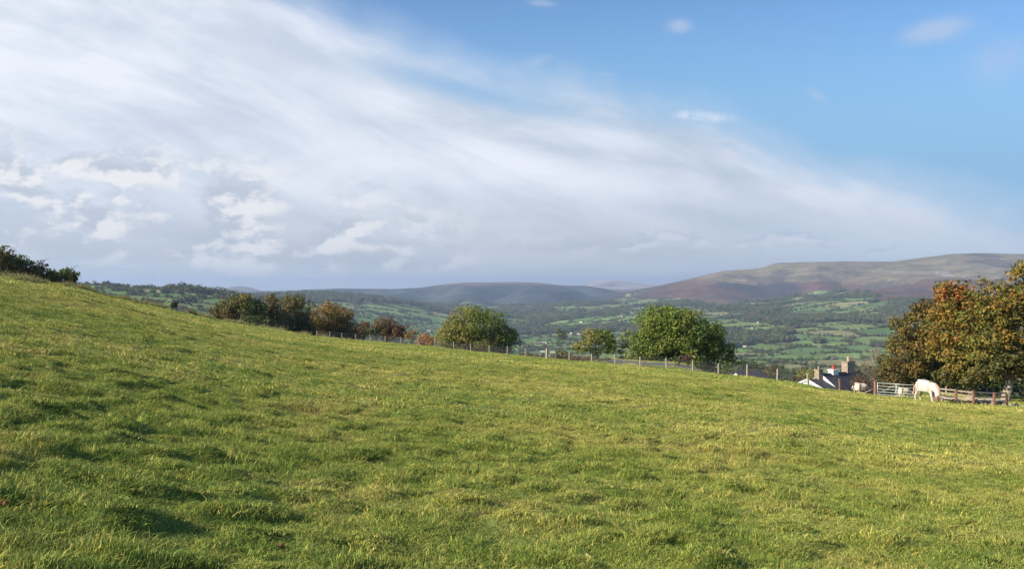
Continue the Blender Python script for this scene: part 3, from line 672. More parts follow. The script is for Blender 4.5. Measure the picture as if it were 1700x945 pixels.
# left, beyond the brow of the hill
tree('tree', 'pale olive thin topped tree cut by the left edge of the photo', [(-12, 426, 36, 20, OLV), (12, 432, 16, 14, OLB), (8, 450, 26, 16, OLB)], 74, .2, .55, (.16, None), 'trees beyond the brow at left', bare=12, seed=11)
tree('tree', 'dark green tree second from the left edge on the brow', [(30, 443, 25, 18, [(.09, .12, .03), (.07, .10, .028), (.12, .12, .035)]), (42, 456, 20, 14, OLB), (12, 460, 24, 12, DRK), (25, 436, 12, 9, OLV)], 76, .2, .9, (.15, None), 'trees beyond the brow at left', bare=6, seed=12)
tree('tree', 'olive tree with bare brown twigs sticking up above its crown on the brow', [(62, 454, 20, 16, OLV), (64, 440, 11, 11, BRN), (55, 463, 22, 11, DRK)], 77, .18, .5, (.12, None), 'trees beyond the brow at left', bare=16, seed=13)
tree('tree', 'yellowish green low tree between the twiggy tree and the dark rounded one', [(80, 460, 17, 14, OLV), (85, 470, 20, 11, OLB)], 78, .18, .8, (.1, None), 'trees beyond the brow at left', bare=2, seed=14)
tree('tree', 'dark green rounded tree at the right end of the row on the brow', [(103, 460, 22, 17, [(.09, .13, .03), (.07, .10, .026), (.11, .13, .035)]), (120, 458, 13, 12, DRK), (112, 474, 20, 10, DRK)], 79, .2, .75, (.14, None), 'trees beyond the brow at left', bare=3, seed=15)
def shrub(label, px_, ytop, rx, D, pal_, seed, ry=None, bare=3, name='shrub', dens=.9, group='shrubs along the brow and fence'):
    yb = float(silpy(px_)); ry = ry or (yb + 4 - ytop) / 2
    return tree(name, label, [(px_, ytop + ry, rx, ry, pal_)], D, .13 * D / 80, dens, (.05 * D / 80, None), group, bare=bare, cat='shrub', seed=seed)
shrub('small dark shrub just past the rounded tree on the left brow', 140, 479, 9, 80, DRK, 21)
shrub('small green bush poking above the brow far left of the dark pony', 207, 490, 11, 92, DRK, 22)
shrub('low olive bush on the brow left of the dark pony', 247, 500, 14, 98, OLV, 23)
shrub('dark green bush nearest the dark pony on its left', 267, 503, 12, 101, DRK, 24)
shrub('small twiggy bush on the brow right of the dark pony', 315, 515, 11, 110, OLB, 25, bare=6)

# hedge line beyond the fence, centre left
g2 = 'trees in the row behind the slope'
tree('tree', 'wide rounded olive brown tree at the left end of the middle row', [(378, 517, 27, 22, OLB), (402, 508, 27, 20, OLV), (405, 530, 30, 22, OLB), (425, 520, 19, 26, DRK), (368, 527, 20, 12, OLB)], 142, .3, .9, (.3, None), g2, seed=31)
tree('tree', 'brown tree with rusty foliage second in the middle row', [(455, 505, 17, 17, OLB), (452, 532, 22, 28, OLB), (440, 525, 18, 24, DRK)], 150, .3, .85, (.3, None), g2, seed=32, bare=4)
tree('tree', 'tall narrow olive brown tree third in the middle row', [(489, 502, 19, 17, OLV), (487, 528, 25, 28, OLB), (502, 542, 22, 26, DRK), (470, 540, 20, 22, DRK)], 154, .3, .85, (.3, None), g2, seed=33, bare=5)
tree('tree', 'dark narrow tree squeezed behind the golden round tree', [(517, 514, 12, 16, DRK), (516, 538, 13, 24, DRK)], 172, .32, .9, (.25, None), g2, seed=34, bare=3)
tree('tree', 'golden orange rounded tree fourth in the middle row', [(550, 527, 33, 28, [(.24, .155, .04), (.20, .15, .04), (.16, .14, .035), (.26, .14, .04)]), (568, 538, 22, 22, OLV), (530, 545, 16, 16, ORG)], 160, .3, .9, (.3, None), g2, seed=35, bare=4)
tree('shrub', 'reddish shrub between the golden tree and the dark red bush', [(602, 547, 17, 15, RED)], 158, .26, .8, (.12, None), g2, bare=6, cat='shrub', seed=36)
tree('shrub', 'dark reddish brown bush behind the fence in the middle row', [(640, 544, 24, 18, [(.13, .07, .035), (.10, .08, .035), (.15, .08, .04)]), (658, 552, 22, 14, RED), (625, 550, 14, 12, DRK)], 155, .26, .8, (.14, None), g2, bare=8, cat='shrub', seed=37)
tree('shrub', 'low orange brown bush trailing right of the dark red bush', [(684, 557, 12, 9, ORG)], 150, .24, .7, (.08, None), g2, bare=3, cat='shrub', seed=38)
tree('shrub', 'bright orange shrub left of the round green and yellow tree', [(708, 566, 18, 12, [(.36, .17, .05), (.30, .14, .04), (.24, .12, .05)])], 140, .22, .8, (.08, None), g2, bare=3, cat='shrub', seed=39)
tree('tree', 'round yellowish green willow like tree behind the middle of the fence', [(750, 556, 26, 26, GRN_Y), (778, 537, 34, 30, GRN_Y), (805, 542, 38, 32, GRN), (760, 560, 36, 24, GRN_Y), (838, 565, 27, 26, GRN), (800, 570, 46, 22, OLV), (745, 570, 18, 18, OLV)], 136, .26, .8, (.3, 790), None, bare=16, clump=(.10, .17), seed=41, fuzz=2.0)
tree('tree', 'small open yellow green tree left of the great dome shaped tree', [(985, 560, 20, 15, GRN_Y), (1002, 562, 20, 15, GRN), (965, 576, 16, 12, GRN_Y), (1012, 577, 14, 14, GRN), (988, 585, 10, 10, GRN)], 112, .24, .6, (.16, 992), None, bare=2, clump=(.14, .24), seed=42)
tree('tree', 'great dome shaped green tree behind the fence', [(1118, 548, 52, 38, [(.125, .165, .028), (.155, .185, .033)]), (1150, 570, 46, 44, GRN), (1090, 550, 48, 40, [(.125, .165, .028), (.155, .185, .033), (.105, .15, .027)]), (1130, 545, 48, 34, [(.115, .155, .027), (.145, .175, .033), (.18, .18, .04)]), (1065, 585, 40, 32, [(.13, .165, .03), (.165, .19, .035), (.11, .15, .028)]), (1130, 585, 60, 34, [(.13, .165, .03), (.165, .185, .035), (.11, .15, .028)]), (1178, 562, 26, 34, GRN), (1195, 590, 30, 34, GRN), (1090, 572, 40, 30, GRN)], 112, .26, .95, (.45, 1125), None, clump=(.10, .18), seed=43)  # sunlit lobes painted brighter yellow-green, right-hand ones left darker: light in the palettes
for i, (a, lb) in enumerate(((418, 'dark low bush under the wide olive brown tree'), (462, 'dark low bush at the foot of the brown tree'), (505, 'dark low bush left of the golden tree foot'), (575, 'dark low bush under the right side of the golden tree'))):
    yb_ = float(silpy(a)); tree('shrub', lb, [(a, yb_ - 6, 24, 12, DRK)], float(ycof(a)) + 12, .26, 1.0, (.08, None), 'low bushes under the middle row of trees', cat='shrub', seed=190 + i)
# bramble hedge behind the fence
for i, (p_, yt, rx, pal_, lb) in enumerate([(872, 586, 14, OLB, 'low olive bramble bush left of the wooden stile'), (893, 588, 13, RED, 'rusty bramble bush beside the wooden stile'),
        (932, 582, 18, OLV, 'olive and brown bramble bush just right of the wooden stile'), (955, 589, 18, RED, 'dark red bramble bush under the small open tree'),
        (978, 592, 16, RED, 'red leaved bramble bush in front of the small open tree trunk'), (1005, 595, 15, OLB, 'brown bramble bush between the small open tree and the dome shaped tree')]):
    shrub(lb, p_, yt, rx, float(ycof(p_)) + 7, pal_, 50 + i, bare=3, group='brambles behind the fence')
shrub('round olive bush behind the right end of the wire fence', 1262, 613, 22, 104, OLV, 60, ry=14, bare=2)
shrub('yellowish bush left of the farmhouse roof', 1345, 613, 26, 128, GRN_Y, 61, ry=16, bare=2)
shrub('orange tinged bush at the left of the farmhouse gable', 1322, 624, 14, 124, OLB, 62, ry=10, bare=2)
shrub('small green bush behind the low dark outbuilding', 1208, 600, 12, 96, GRN, 63, ry=14, bare=1)
# right hand trees
tree('shrub', 'bare twiggy brown bush between the farmhouse and the gate', [(1445, 628, 24, 26, [(.16, .105, .08), (.13, .10, .07), (.14, .12, .05)]), (1425, 637, 15, 17, BRN)], 86, .12, .30, (.07, 1442), None, bare=34, cat='shrub', seed=71)
tree('tree', 'pale bare tree standing up behind the twiggy brown bush', [(1455, 588, 12, 16, [(.24, .19, .13)])], 118, .16, .15, (.09, 1455), None, bare=22, seed=72, bark=m_bark_pale)
W_ = [(.16, .105, .03), (.20, .125, .03), (.12, .11, .03), (.15, .14, .035)]
M_ = [(.25, .145, .03), (.21, .14, .03), (.15, .145, .03), (.28, .17, .035), (.13, .13, .028)]
tree('tree', 'russet and gold tree at the left of the right hand clump', [(1530, 545, 46, 42, W_), (1510, 590, 44, 44, W_), (1560, 575, 45, 50, OLV), (1500, 625, 36, 34, OLB), (1552, 625, 46, 32, OLV), (1535, 513, 26, 16, BRN)], 82, .22, 1.0, (.25, 1545), None, clump=(.09, .16), seed=73, bare=5)
tree('tree', 'orange topped maple standing in the middle of the right hand clump', [(1590, 508, 44, 40, M_), (1575, 488, 26, 18, REDO), (1603, 500, 22, 28, REDO), (1580, 545, 45, 40, M_), (1600, 590, 50, 40, [(.20, .17, .035), (.14, .15, .03), (.25, .17, .04)]), (1620, 545, 40, 45, M_), (1600, 622, 44, 20, OLV)], 76, .24, 1.0, (.22, 1612), None, clump=(.09, .16), seed=74, bare=2)
G_ = [(.13, .13, .027), (.17, .15, .03), (.23, .155, .033), (.12, .125, .025), (.25, .14, .03)]
tree('tree', 'large green and gold maple cut by the right edge of the photo', [(1655, 510, 46, 52, G_), (1715, 480, 40, 60, G_), (1700, 545, 65, 60, G_), (1640, 560, 42, 55, [(.12, .125, .025), (.16, .15, .03), (.22, .18, .04)]), (1720, 605, 60, 34, M_), (1770, 560, 70, 80, G_), (1650, 608, 40, 26, OLV), (1690, 600, 40, 30, OLV)], 71, .24, 1.0, (.34, 1668), None, clump=(.09, .16), seed=75, bare=2, bark=m_bark_pale)

for i, (a, b, lb) in enumerate(((1478, 30, 'dark bush in the shade behind the left end of the metal gate'), (1530, 34, 'dark undergrowth bush behind the white pony'), (1585, 34, 'dark undergrowth bush behind the rustic rails'),
        (1640, 34, 'dark undergrowth bush left of the leaning trunk'), (1695, 36, 'dark undergrowth bush at the right edge behind the leaning trunk'))):
    tree('shrub', lb, [(a, 622, b, 30, DRK), (a + 12, 642, b, 20, DRK)], 92, .26, 1.0, (.08, None), 'undergrowth beneath the right hand trees', cat='shrub', seed=160 + i)
# ------------------------------------------------------------------ wire fence
fence = empty('wire_fence', at(950, 102)); tag(fence, 'long post and wire netting fence along the brow of the field', 'fence')
FP = [(526, 150.5, 1.0), (547.6, 147), (568, 146), (590.5, 145), (614.4, 143.5), (639.5, 141), (665.4, 138.5), (694, 134), (722, 129), (753.6, 125.5), (781.6, 122.5), (812.3, 119), (842.4, 115.5), (872.4, 112),
      (907.9, 107.5), (945, 103.5), (982.8, 99.5), (1020.8, 95.5), (1063, 90), (1106.4, 86.5), (1150, 83), (1192.6, 80), (1240.3, 77.5), (1290.4, 75.5), (1341, 73), (1394, 71)]
tops = []
fb = fence.location
for i, fp in enumerate(FP):
    p = at(fp[0], fp[1]); h_ = 1.15 + random.uniform(-.09, .07); wd = .115 if abs(fp[0] - 907.9) > 1 else .22
    le = Vector((random.uniform(-.03, .03), random.uniform(-.03, .03), h_ if wd < .2 else 1.3))
    mb = MB(); rt = Matrix.Rotation(random.uniform(-.2, .2) + .3, 3, 'Z') @ Matrix.Rotation(random.uniform(-.07, .07), 3, 'Y')
    mb.box((0, 0, le.z / 2 - .2), (wd, wd, le.z + .4), rt)
    po = mb.build('post', m_post if fp[0] < 1380 else m_redpost, fence, bevel=.012); po.location = p - fb; tops.append((p, h_))
for hgt_, rd in ((1.06, .009), (.90, .006), (.70, .006), (.50, .006), (.32, .006), (.14, .006)):
    mb = MB(); mb.tube([tuple(p + Vector((0, -.03, hgt_)) - fb) for p, _ in tops], [rd] * len(tops), 4); mb.build('wire', m_wire, fence)
def netting(a_, b_, hgt_, parent, th=.008):
    n_ = max(2, int((b_ - a_).length / .28)); m_ = 5; vs = []; fs = []
    for j in range(n_ + 1):
        for k_ in range(m_ + 1): q = a_.lerp(b_, j / n_); vs.append((q.x, q.y, q.z + .1 + hgt_ * k_ / m_))
    for j in range(n_):
        for k_ in range(m_): fs.append((j * (m_ + 1) + k_, (j + 1) * (m_ + 1) + k_, (j + 1) * (m_ + 1) + k_ + 1, j * (m_ + 1) + k_ + 1))
    o = MB().raw(vs, fs).build('netting', m_wire, parent); w_ = o.modifiers.new('w', 'WIREFRAME'); w_.thickness = th; w_.use_boundary = True
for (a_, _), (b_, _) in zip(tops[6:], tops[7:]): netting(a_ - fb + Vector((0, -.03, 0)), b_ - fb + Vector((0, -.03, 0)), .80, fence)
# step stile by the thick post
sl = at(909.5, 108.2); st = empty('step_stile', sl, .15); tag(st, 'wooden step stile with pale boards beside the thick fence post', 'stile')
for dx_, dz_, wd in ((-.62, .95, .62), (.62, .86, .56)): MB().box((dx_, 0, dz_), (wd, .05, .26)).build('board', m_board, st, bevel=.01)
MB().box((.95, 0, .35), (.08, .08, 1.0)).build('upright', m_rail, st)
MB().box((-.92, 0, .35), (.08, .08, 1.1)).build('upright', m_rail, st)
MB().box((0.02, -.3, .42), (.28, .95, .06)).build('step', m_board, st)
MB().box((0.02, -.62, .17), (.14, .10, .5)).build('step_leg', m_rail, st)

# lane behind the fence
mb = MB(); pts = []
for p_ in np.linspace(985, 1180, 24):
    Dn = float(ycof(p_)) + 5.5
    a_ = Vector(((p_ - 850) / F * Dn, Dn, 0)); b_ = Vector(((p_ - 850) / F * (Dn + 6.5), Dn + 6.5, 0)); pts.append((a_, b_))
vs = []; fs = []
for i, (a_, b_) in enumerate(pts):
    for j in range(5):
        q = a_.lerp(b_, j / 4); vs.append((q.x, q.y, z1(q.x, q.y) + .09 + (.10 if 0 < j < 4 else 0)))
for i in range(len(pts) - 1):
    for j in range(4): fs.append((i * 5 + j, i * 5 + j + 1, (i + 1) * 5 + j + 1, (i + 1) * 5 + j))
tag(mb.raw(vs, fs).build('lane', m_asph), kind='structure')

# ------------------------------------------------------------------ gate and rail fence at right
ga, gb = at(1456, 70.2), at(1520, 68.0)
gt = empty('metal_gate', ga); tag(gt, 'silver tubular metal field gate between the sheep and the white pony', 'gate')
gd = gb - ga; mb = MB()
for hz_, rd in ((1.12, .028), (.88, .022), (.64, .022), (.42, .022), (.22, .022)):
    mb.tube([(0, 0, hz_), tuple(gd + Vector((0, 0, hz_)))], [rd, rd], 6)
mb.build('bars', m_gate, gt, True)
for f_ in (0.01, .5, .99): MB().tube([tuple(gd * f_ + Vector((0, 0, .12))), tuple(gd * f_ + Vector((0, 0, 1.16)))], [.032, .032], 6).build('upright', m_gate, gt, True)
mb = MB(); mb.tube([tuple(Vector((0, 0, .2))), tuple(gd * .5 + Vector((0, 0, 1.1)))], [.014] * 2, 5); mb.build('brace', m_gate, gt, True)
gp = at(1453, 70.3); gpo = MB().box((0, 0, .4), (.19, .19, 1.75), Matrix.Rotation(.3, 3, 'Z')).build('gate_post', m_redpost, None, bevel=.015); gpo.location = gp
tag(gpo, 'stout red brown gate post at the left end of the metal gate', 'post')
rf = empty('rail_fence', at(1615, 65)); tag(rf, 'rustic wooden rail fence of horizontal rails under the right hand trees', 'fence')
RP = [(1553, 66.5, 1.1), (1586.6, 65.4, 1.08), (1615.5, 64.5, 1.12), (1650, 65.2, 1.05), (1671, 66.5, 1.0)]
rps = [at(a, b) for a, b, _ in RP]
for (a, b, h_), p in zip(RP, rps):
    q = MB().box((0, 0, h_ / 2 - .15), (.15, .13, h_ + .3), Matrix.Rotation(random.uniform(-.04, .04), 3, 'Y')).build('post', m_redpost, rf, bevel=.015); q.location = p - rf.location
for hz_ in (.98, .70, .40):
    for k_ in range(len(rps) - 1):
        a_, b_ = rps[k_] - rf.location, rps[k_ + 1] - rf.location; dvec = b_ - a_
        j1, j2 = random.uniform(-.03, .03), random.uniform(-.03, .03)
        cc_ = (a_ + b_) / 2 + Vector((0, .09, hz_ + (j1 + j2) / 2)); d_ = (b_ + Vector((0, 0, j2)) - a_ - Vector((0, 0, j1)))
        rot = d_.to_track_quat('X', 'Z').to_matrix(); MB().box(cc_, (d_.length + .1, .05, .11), rot).build('rail', m_rail, rf, bevel=.008)
bf = empty('paddock_fence', at(1603, 78)); tag(bf, 'pale post and wire fence standing behind the rustic rails', 'fence')
bp = []
for a, b in ((1560 - 24, 78), (1570.3, 77.5), (1603, 77), (1638, 77.5), (1674, 78), (1715, 79)):
    p = at(a, b); bp.append(p); h_ = zpix(642, b) - p.z
    q = MB().box((0, 0, h_ / 2 - .15), (.12, .12, h_ + .3)).build('post', m_post, bf, bevel=.01); q.location = p - bf.location
for f_ in (.92, .7, .5, .3):
    mb = MB(); mb.tube([tuple(p - bf.location + Vector((0, -.07, (zpix(642, 78) - p.z) * f_))) for p in bp], [.011] * len(bp), 4); mb.build('wire', m_wire, bf)
netting(bp[-2] - bf.location, bp[-1] - bf.location, 1.2, bf, .014)
# rubble
def rock(c, s, seed):
    r = random.Random(seed); bm = bmesh.new(); bmesh.ops.create_icosphere(bm, subdivisions=2, radius=1)
    for v in bm.verts:
        f_ = 1 + .28 * math.sin(v.co.x * 3 + seed) * math.cos(v.co.y * 2.6 + seed * 2) + r.uniform(-.07, .07)
        v.co = Vector((max(-.8, min(.8, v.co.x * f_)) * s[0], max(-.8, min(.8, v.co.y * f_)) * s[1], max(-.7, min(.75, v.co.z * f_)) * s[2]))
    rot = Euler((r.uniform(-.3, .3), r.uniform(-.3, .3), r.uniform(0, 6))).to_matrix()
    vs = [rot @ v.co + Vector(c) for v in bm.verts]; fs = [[v.index for v in f.verts] for f in bm.faces]; bm.free(); return vs, fs
wb = at(1615, 67.2); mb = MB()
for i in range(120):
    p_ = random.uniform(1562, 1666); D = 66.9 + random.uniform(-.35, .35) + (p_ - 1615) * .004
    q = at(p_, D); z_ = random.choice((.05, .08, .2, .33)); s_ = random.uniform(.12, .3)
    mb.raw(*rock((q.x - wb.x, q.y - wb.y, q.z - wb.z + z_), (s_ * 1.3, s_, s_ * .55), i))
rw = mb.build('rubble_wall', m_stone); rw.location = wb; tag(rw, 'low tumbled stone wall behind the rustic rails', 'wall')
for i, (p_, s_) in enumerate(((1678, .2), (1684, .24), (1691, .17), (1697, .14))):
    q = at(p_, 67.0); mb = MB(); mb.raw(*rock((0, 0, s_ * .35), (s_ * 1.2, s_, s_ * .7), 300 + i)); o = mb.build('stone', m_board if False else m_stone); o.location = q
    tag(o, ['pale loose stone lying just right of the leaning trunk', 'largest pale loose stone right of the leaning trunk', 'middling loose stone second from the right edge', 'smallest loose stone by the right edge of the photo'][i], 'stone', 'loose stones by the trunk')
# fallen rail by the gate post
q = at(1441, 70.6); o = MB().tube([(-.9, .1, .25), (-.3, 0, .22), (.55, -.05, .62)], [.07, .065, .05], 7).build('fallen_branch', m_rail, None, True); o.location = q
tag(o, 'pale branch leaning against the gate post beside a sheep', 'branch')

# ------------------------------------------------------------------ farmhouse
def wallbox(mb, L, w, zb, ze, zr, x0=0):
    """gabled box along +X from x0 to x0+L, half width w, eaves ze, ridge zr"""
    x1 = x0 + L
    vs = [(x0, -w, zb), (x0, w, zb), (x0, w, ze), (x0, 0, zr), (x0, -w, ze), (x1, -w, zb), (x1, w, zb), (x1, w, ze), (x1, 0, zr), (x1, -w, ze)]
    mb.raw(vs, [(0, 4, 3, 2, 1), (5, 6, 7, 8, 9), (0, 5, 9, 4), (1, 2, 7, 6), (4, 9, 8, 3), (3, 8, 7, 2), (0, 1, 6, 5)]); return mb
def roofslabs(mb, L, w, ze, zr, x0=0, ov=.3, th=.12, ovx=.15):
    sl_ = (zr - ze) / w
    for s in (-1, 1):
        y1 = s * (w + ov); za = ze - ov * sl_
        a = [(x0 - ovx, 0, zr + .03), (x0 + L + ovx, 0, zr + .03), (x0 + L + ovx, y1, za + .03), (x0 - ovx, y1, za + .03)]
        mb.raw(a + [(x, y, z + th) for x, y, z in a], [(0, 1, 2, 3), (7, 6, 5, 4), (0, 4, 5, 1), (1, 5, 6, 2), (2, 6, 7, 3), (3, 7, 4, 0)])
    return mb
def slate_mat():
    m, t = mat('slate_courses'); g = t.new('ShaderNodeTexCoord'); br = t.new('ShaderNodeTexBrick'); t.l.new(g.outputs['Object'], br.inputs['Vector'])
    mp = t.new('ShaderNodeMapping'); t.l.new(g.outputs['Object'], mp.inputs[0]); mp.inputs['Rotation'].default_value = (0, 0, 0); t.l.new(mp.outputs[0], br.inputs['Vector'])
    br.inputs['Scale'].default_value = 2.2; br.inputs['Color1'].default_value = (.040, .038, .050, 1); br.inputs['Color2'].default_value = (.065, .06, .075, 1); br.inputs['Mortar'].default_value = (.02, .02, .024, 1)
    br.inputs['Mortar Size'].default_value = .03; t.l.new(br.outputs[0], t.b.inputs['Base Color']); t.b.inputs['Roughness'].default_value = .7; return m
m_slates = slate_mat()
hx = Vector((.349 * 110, 110, 0)); ang = R(32)
ridge = zpix(621, 110)
gz0 = z1(hx.x, hx.y)
hs = empty('farmhouse', (hx.x, hx.y, gz0), ang); tag(hs, 'white farmhouse with dark slate roofs sunk below the brow beyond the field', 'house')
zr = ridge - gz0; zrA = zr - .55
wallbox(MB(), 7.2, 4.6, -2.0, zr - 3.3, zr - .12).build('wall', m_white, hs)
roofslabs(MB(), 7.2, 4.6, zr - 3.3, zr - .12).build('roof', m_slates, hs)
def verge(mb, x, w, ze, zr_, ov=.3, hb=.42):
    sl_ = (zr_ - ze) / w
    for s in (-1, 1):
        y1 = s * (w + ov); za = ze - ov * sl_
        a = [(x - .05, 0, zr_ + .20), (x - .05, y1, za + .20), (x - .05, y1, za + .20 - hb), (x - .05, 0, zr_ + .20 - hb)]
        mb.raw(a + [(xx + .09, y, z) for xx, y, z in a], [(0, 1, 2, 3), (7, 6, 5, 4), (0, 4, 5, 1), (1, 5, 6, 2), (2, 6, 7, 3), (3, 7, 4, 0)])
    return mb
verge(MB(), -.19, 4.6, zr - 3.3, zr - .12).build('bargeboard', m_fascia, hs)
wallbox(MB(), 2.5, 4.3, -2.0, zrA - 1.9, zrA - .12, x0=-2.52).build('lower_wing', m_white, hs)
roofslabs(MB(), 2.3, 4.3, zrA - 1.9, zrA - .12, x0=-2.5, ovx=.1).build('wing_roof', m_slates, hs)
verge(MB(), -2.64, 4.3, zrA - 1.9, zrA - .12, hb=.22).build('bargeboard', m_fascia, hs)
def chimney(x, y, zb, zt_, wx, wy, m, pots, pm, ph_=.5, pr=.14):
    c = MB().box((x, y, (zb + zt_) / 2), (wx, wy, zt_ - zb)); c.box((x, y, zt_ - .06), (wx + .12, wy + .12, .12)); co = c.build('chimney', m, hs, bevel=.01)
    for p in pots:
        MB().tube([(x + p, y, zt_ - .02), (x + p, y, zt_ + ph_ * .8), (x + p, y, zt_ + ph_ * .82), (x + p, y, zt_ + ph_)], [pr, pr * .85, pr * 1.15, pr * 1.1], 10).build('chimney_pot', pm, co)
chimney(-.55, .0, zrA - .6, zrA + 1.15, .75, .7, m_chim, [.0], m_buff, .32, .11)
chimney(2.2, .0, zr - .6, zr + .45, 1.0, .8, m_white, [.08], m_redclay, .55, .24)
chimney(5.4, .2, zr - .8, zr + 1.3, 1.5, .9, m_chim, [.0], m_buff, .6, .2)
mb = MB(); mb.tube([(5.9, .2, zr + 1.2), (5.9, .2, zr + 2.0)], [.02, .02], 5).tube([(5.9, .2, zr + 1.75), (7.3, .0, zr + 1.9)], [.015, .015], 4)
for j in range(6): mb.tube([(6.1 + j * .2, -.2 - j * .0, zr + 1.78 + j * .02), (6.1 + j * .2, .45, zr + 1.78 + j * .02)], [.01, .01], 3)
mb.build('aerial', m_wire, hs)
MB().tube([(-2.72, -.3, zrA - 3), (-2.72, -.3, zrA + .25)], [.05, .05], 6).build('drainpipe', m_post, hs)
for yy in (-1.6, 1.2): 
    wo_ = MB().box((-2.54, yy, zrA - 3.6), (.08, .9, 1.1)).build('window', m_fascia, hs); MB().box((-2.58, yy, zrA - 3.6), (.06, .74, .94)).build('pane', m_glass, wo_)
# low dark outbuilding
ob_p = at(1222, 92); ob = empty('outbuilding', ob_p, R(20)); tag(ob, 'low dark roofed outbuilding peeping over the brow right of the great tree', 'building')
zo = zpix(617, 92) - ob_p.z
wallbox(MB(), 3.0, 1.4, -1.0, zo - .9, zo - .1).build('wall', m_white, ob); roofslabs(MB(), 3.0, 1.4, zo - .9, zo - .1, ov=.15).build('roof', m_slates, ob)

# ------------------------------------------------------------------ farmhouses far away
def farm(px_, D, label, L=11, wd=4, h=3.2, rz=.3, ch=True, m=m_white, py_=None):
    p = at(px_, D)
    m = m_far; o = empty('distant_farmhouse', p, rz); tag(o, label, 'house', 'farmhouses in the valley and on the hillside')
    wallbox(MB(), L, wd, -2, h, h + 2.4, x0=-L / 2).build('wall', m, o); rf_ = roofslabs(MB(), L, wd, h, h + 2.4, x0=-L / 2, ov=.3).build('roof', m_slate, o)
    if ch: MB().box((L / 2 - .6, 0, h + 2.8), (.9, .8, 1.8)).build('chimney', m_chim, rf_)
    return o
for i, (a, b, lb, L_, m_) in enumerate([(1260, 549, 'bright white farmhouse on the hillside right of the great green tree', 16, m_white), (1250, 547, 'small white cottage just left of the bright hillside farmhouse', 9, m_white),
        (1258, 537, 'tiny white house above the bright hillside farmhouse', 8, m_white), (1014, 519, 'small white farm on the distant slope above the dome shaped tree', 18, m_white), (966, 536, 'white farmhouse at the foot of the far slope over the small open tree', 16, m_white),
        (893, 570, 'pale roofed house in the valley fields left of the stile', 11, m_white), (902, 569, 'white house in the valley directly above the stile', 8, m_white), (908, 571, 'small pale shed in the valley just right of the white house', 6, m_white),
        (949, 555, 'white farm in the valley left of the small open tree top', 10, m_white), (960, 556, 'long pale barn in the valley left of the small open tree', 14, m_white),
        (1385, 597, 'white house in the valley above the red chimney pot', 12, m_white), (1236, 577, 'house among the dark valley trees right of the great green tree', 10, m_white),
        (712, 550, 'pale house in the fields left of the willow like tree', 12, m_white), (1035, 528, 'white house on the far slope left above the dome shaped tree', 14, m_white)]):
    farm(a, depth_at(a, b), lb, L_, L_ * .33, 3.2 + L_ * .06, rz=.2 + i * .5, m=m_)

# individual valley trees just beyond the brow
for i, (a, b, D, s_, pal_, lb) in enumerate([(1238, 596, 520, 17, DRK, 'dark tree in the valley beside the great green tree on its right'), (1256, 600, 560, 15, DRK, 'dark rounded valley tree behind the right end of the fence'),
        (1275, 606, 600, 14, OLB, 'brownish valley tree above the right end of the fence'), (1292, 604, 620, 15, DRK, 'dark valley tree between the fence end and the farmhouse'), (1228, 612, 480, 12, DRK, 'low dark valley tree over the outbuilding roof'),
        (930, 545, 900, 9, DRK, 'dark valley tree standing above the stile fields'), (1312, 612, 560, 13, DRK, 'dark valley tree left of the farmhouse gable')]):
    p = at(a, D); k = D / F
    yb = 480 - p.z / D * F
    # keep tree height natural: crown between ground and the pixel top
    ry = min(s_ * .9, 13); cy = yb - ry * .9 if False else b + ry
    tree('tree', lb, [(a, cy, s_, ry, pal_), (a + s_ * .6, cy + 4, s_ * .7, ry * .8, pal_), (a, (cy + yb) / 2, s_ * .9, max(4, (yb - cy) / 2), pal_)], D, .75, .8, (.5, None), 'single trees on the valley side', seed=90 + i)

# ------------------------------------------------------------------ animals
def skin(name, verts, edges, rads, m, parent, colf=None, sub=2):
    me = bpy.data.meshes.new(name); me.from_pydata(verts, edges, []); o = bpy.data.objects.new(name, me); col.objects.link(o)
    md = o.modifiers.new('s', 'SKIN'); md.use_smooth_shade = True
    for i, r_ in enumerate(rads): me.skin_vertices[0].data[i].radius = (r_, r_) if not hasattr(r_, '__len__') else r_
    me.skin_vertices[0].data[0].use_root = True
    sb = o.modifiers.new('u', 'SUBSURF'); sb.levels = sub; sb.render_levels = sub
    dg = bpy.context.evaluated_depsgraph_get(); dg.update(); nm = bpy.data.meshes.new_from_object(o.evaluated_get(dg)); bpy.data.objects.remove(o)
    nm.name = name
    if colf:
        a = nm.attributes.new('Col', 'FLOAT_COLOR', 'FACE'); d_ = []
        for p in nm.polygons: d_ += [*colf(p.center), 1.0]
        a.data.foreach_set('color', d_)
    return link(name, nm, m, parent)
def coatmat(name):
    m, t = mat(name); a = t.new('ShaderNodeAttribute', attribute_name='Col'); g = t.new('ShaderNodeTexCoord'); n = t.noise(g.outputs['Object'], 6, 4, .6)
    mm = t.new('ShaderNodeMix', data_type='RGBA', blend_type='MULTIPLY'); mm.inputs[0].default_value = 1; t.l.new(a.outputs['Color'], mm.inputs[6]); t.put(mm.inputs[7], t.mix(t.smooth(n, .3, .7), (.82, .80, .78), (1.05, 1.05, 1.05)))
    t.l.new(mm.outputs[2], t.b.inputs['Base Color']); t.b.inputs['Roughness'].default_value = .75; return m
m_coat = coatmat('coat')
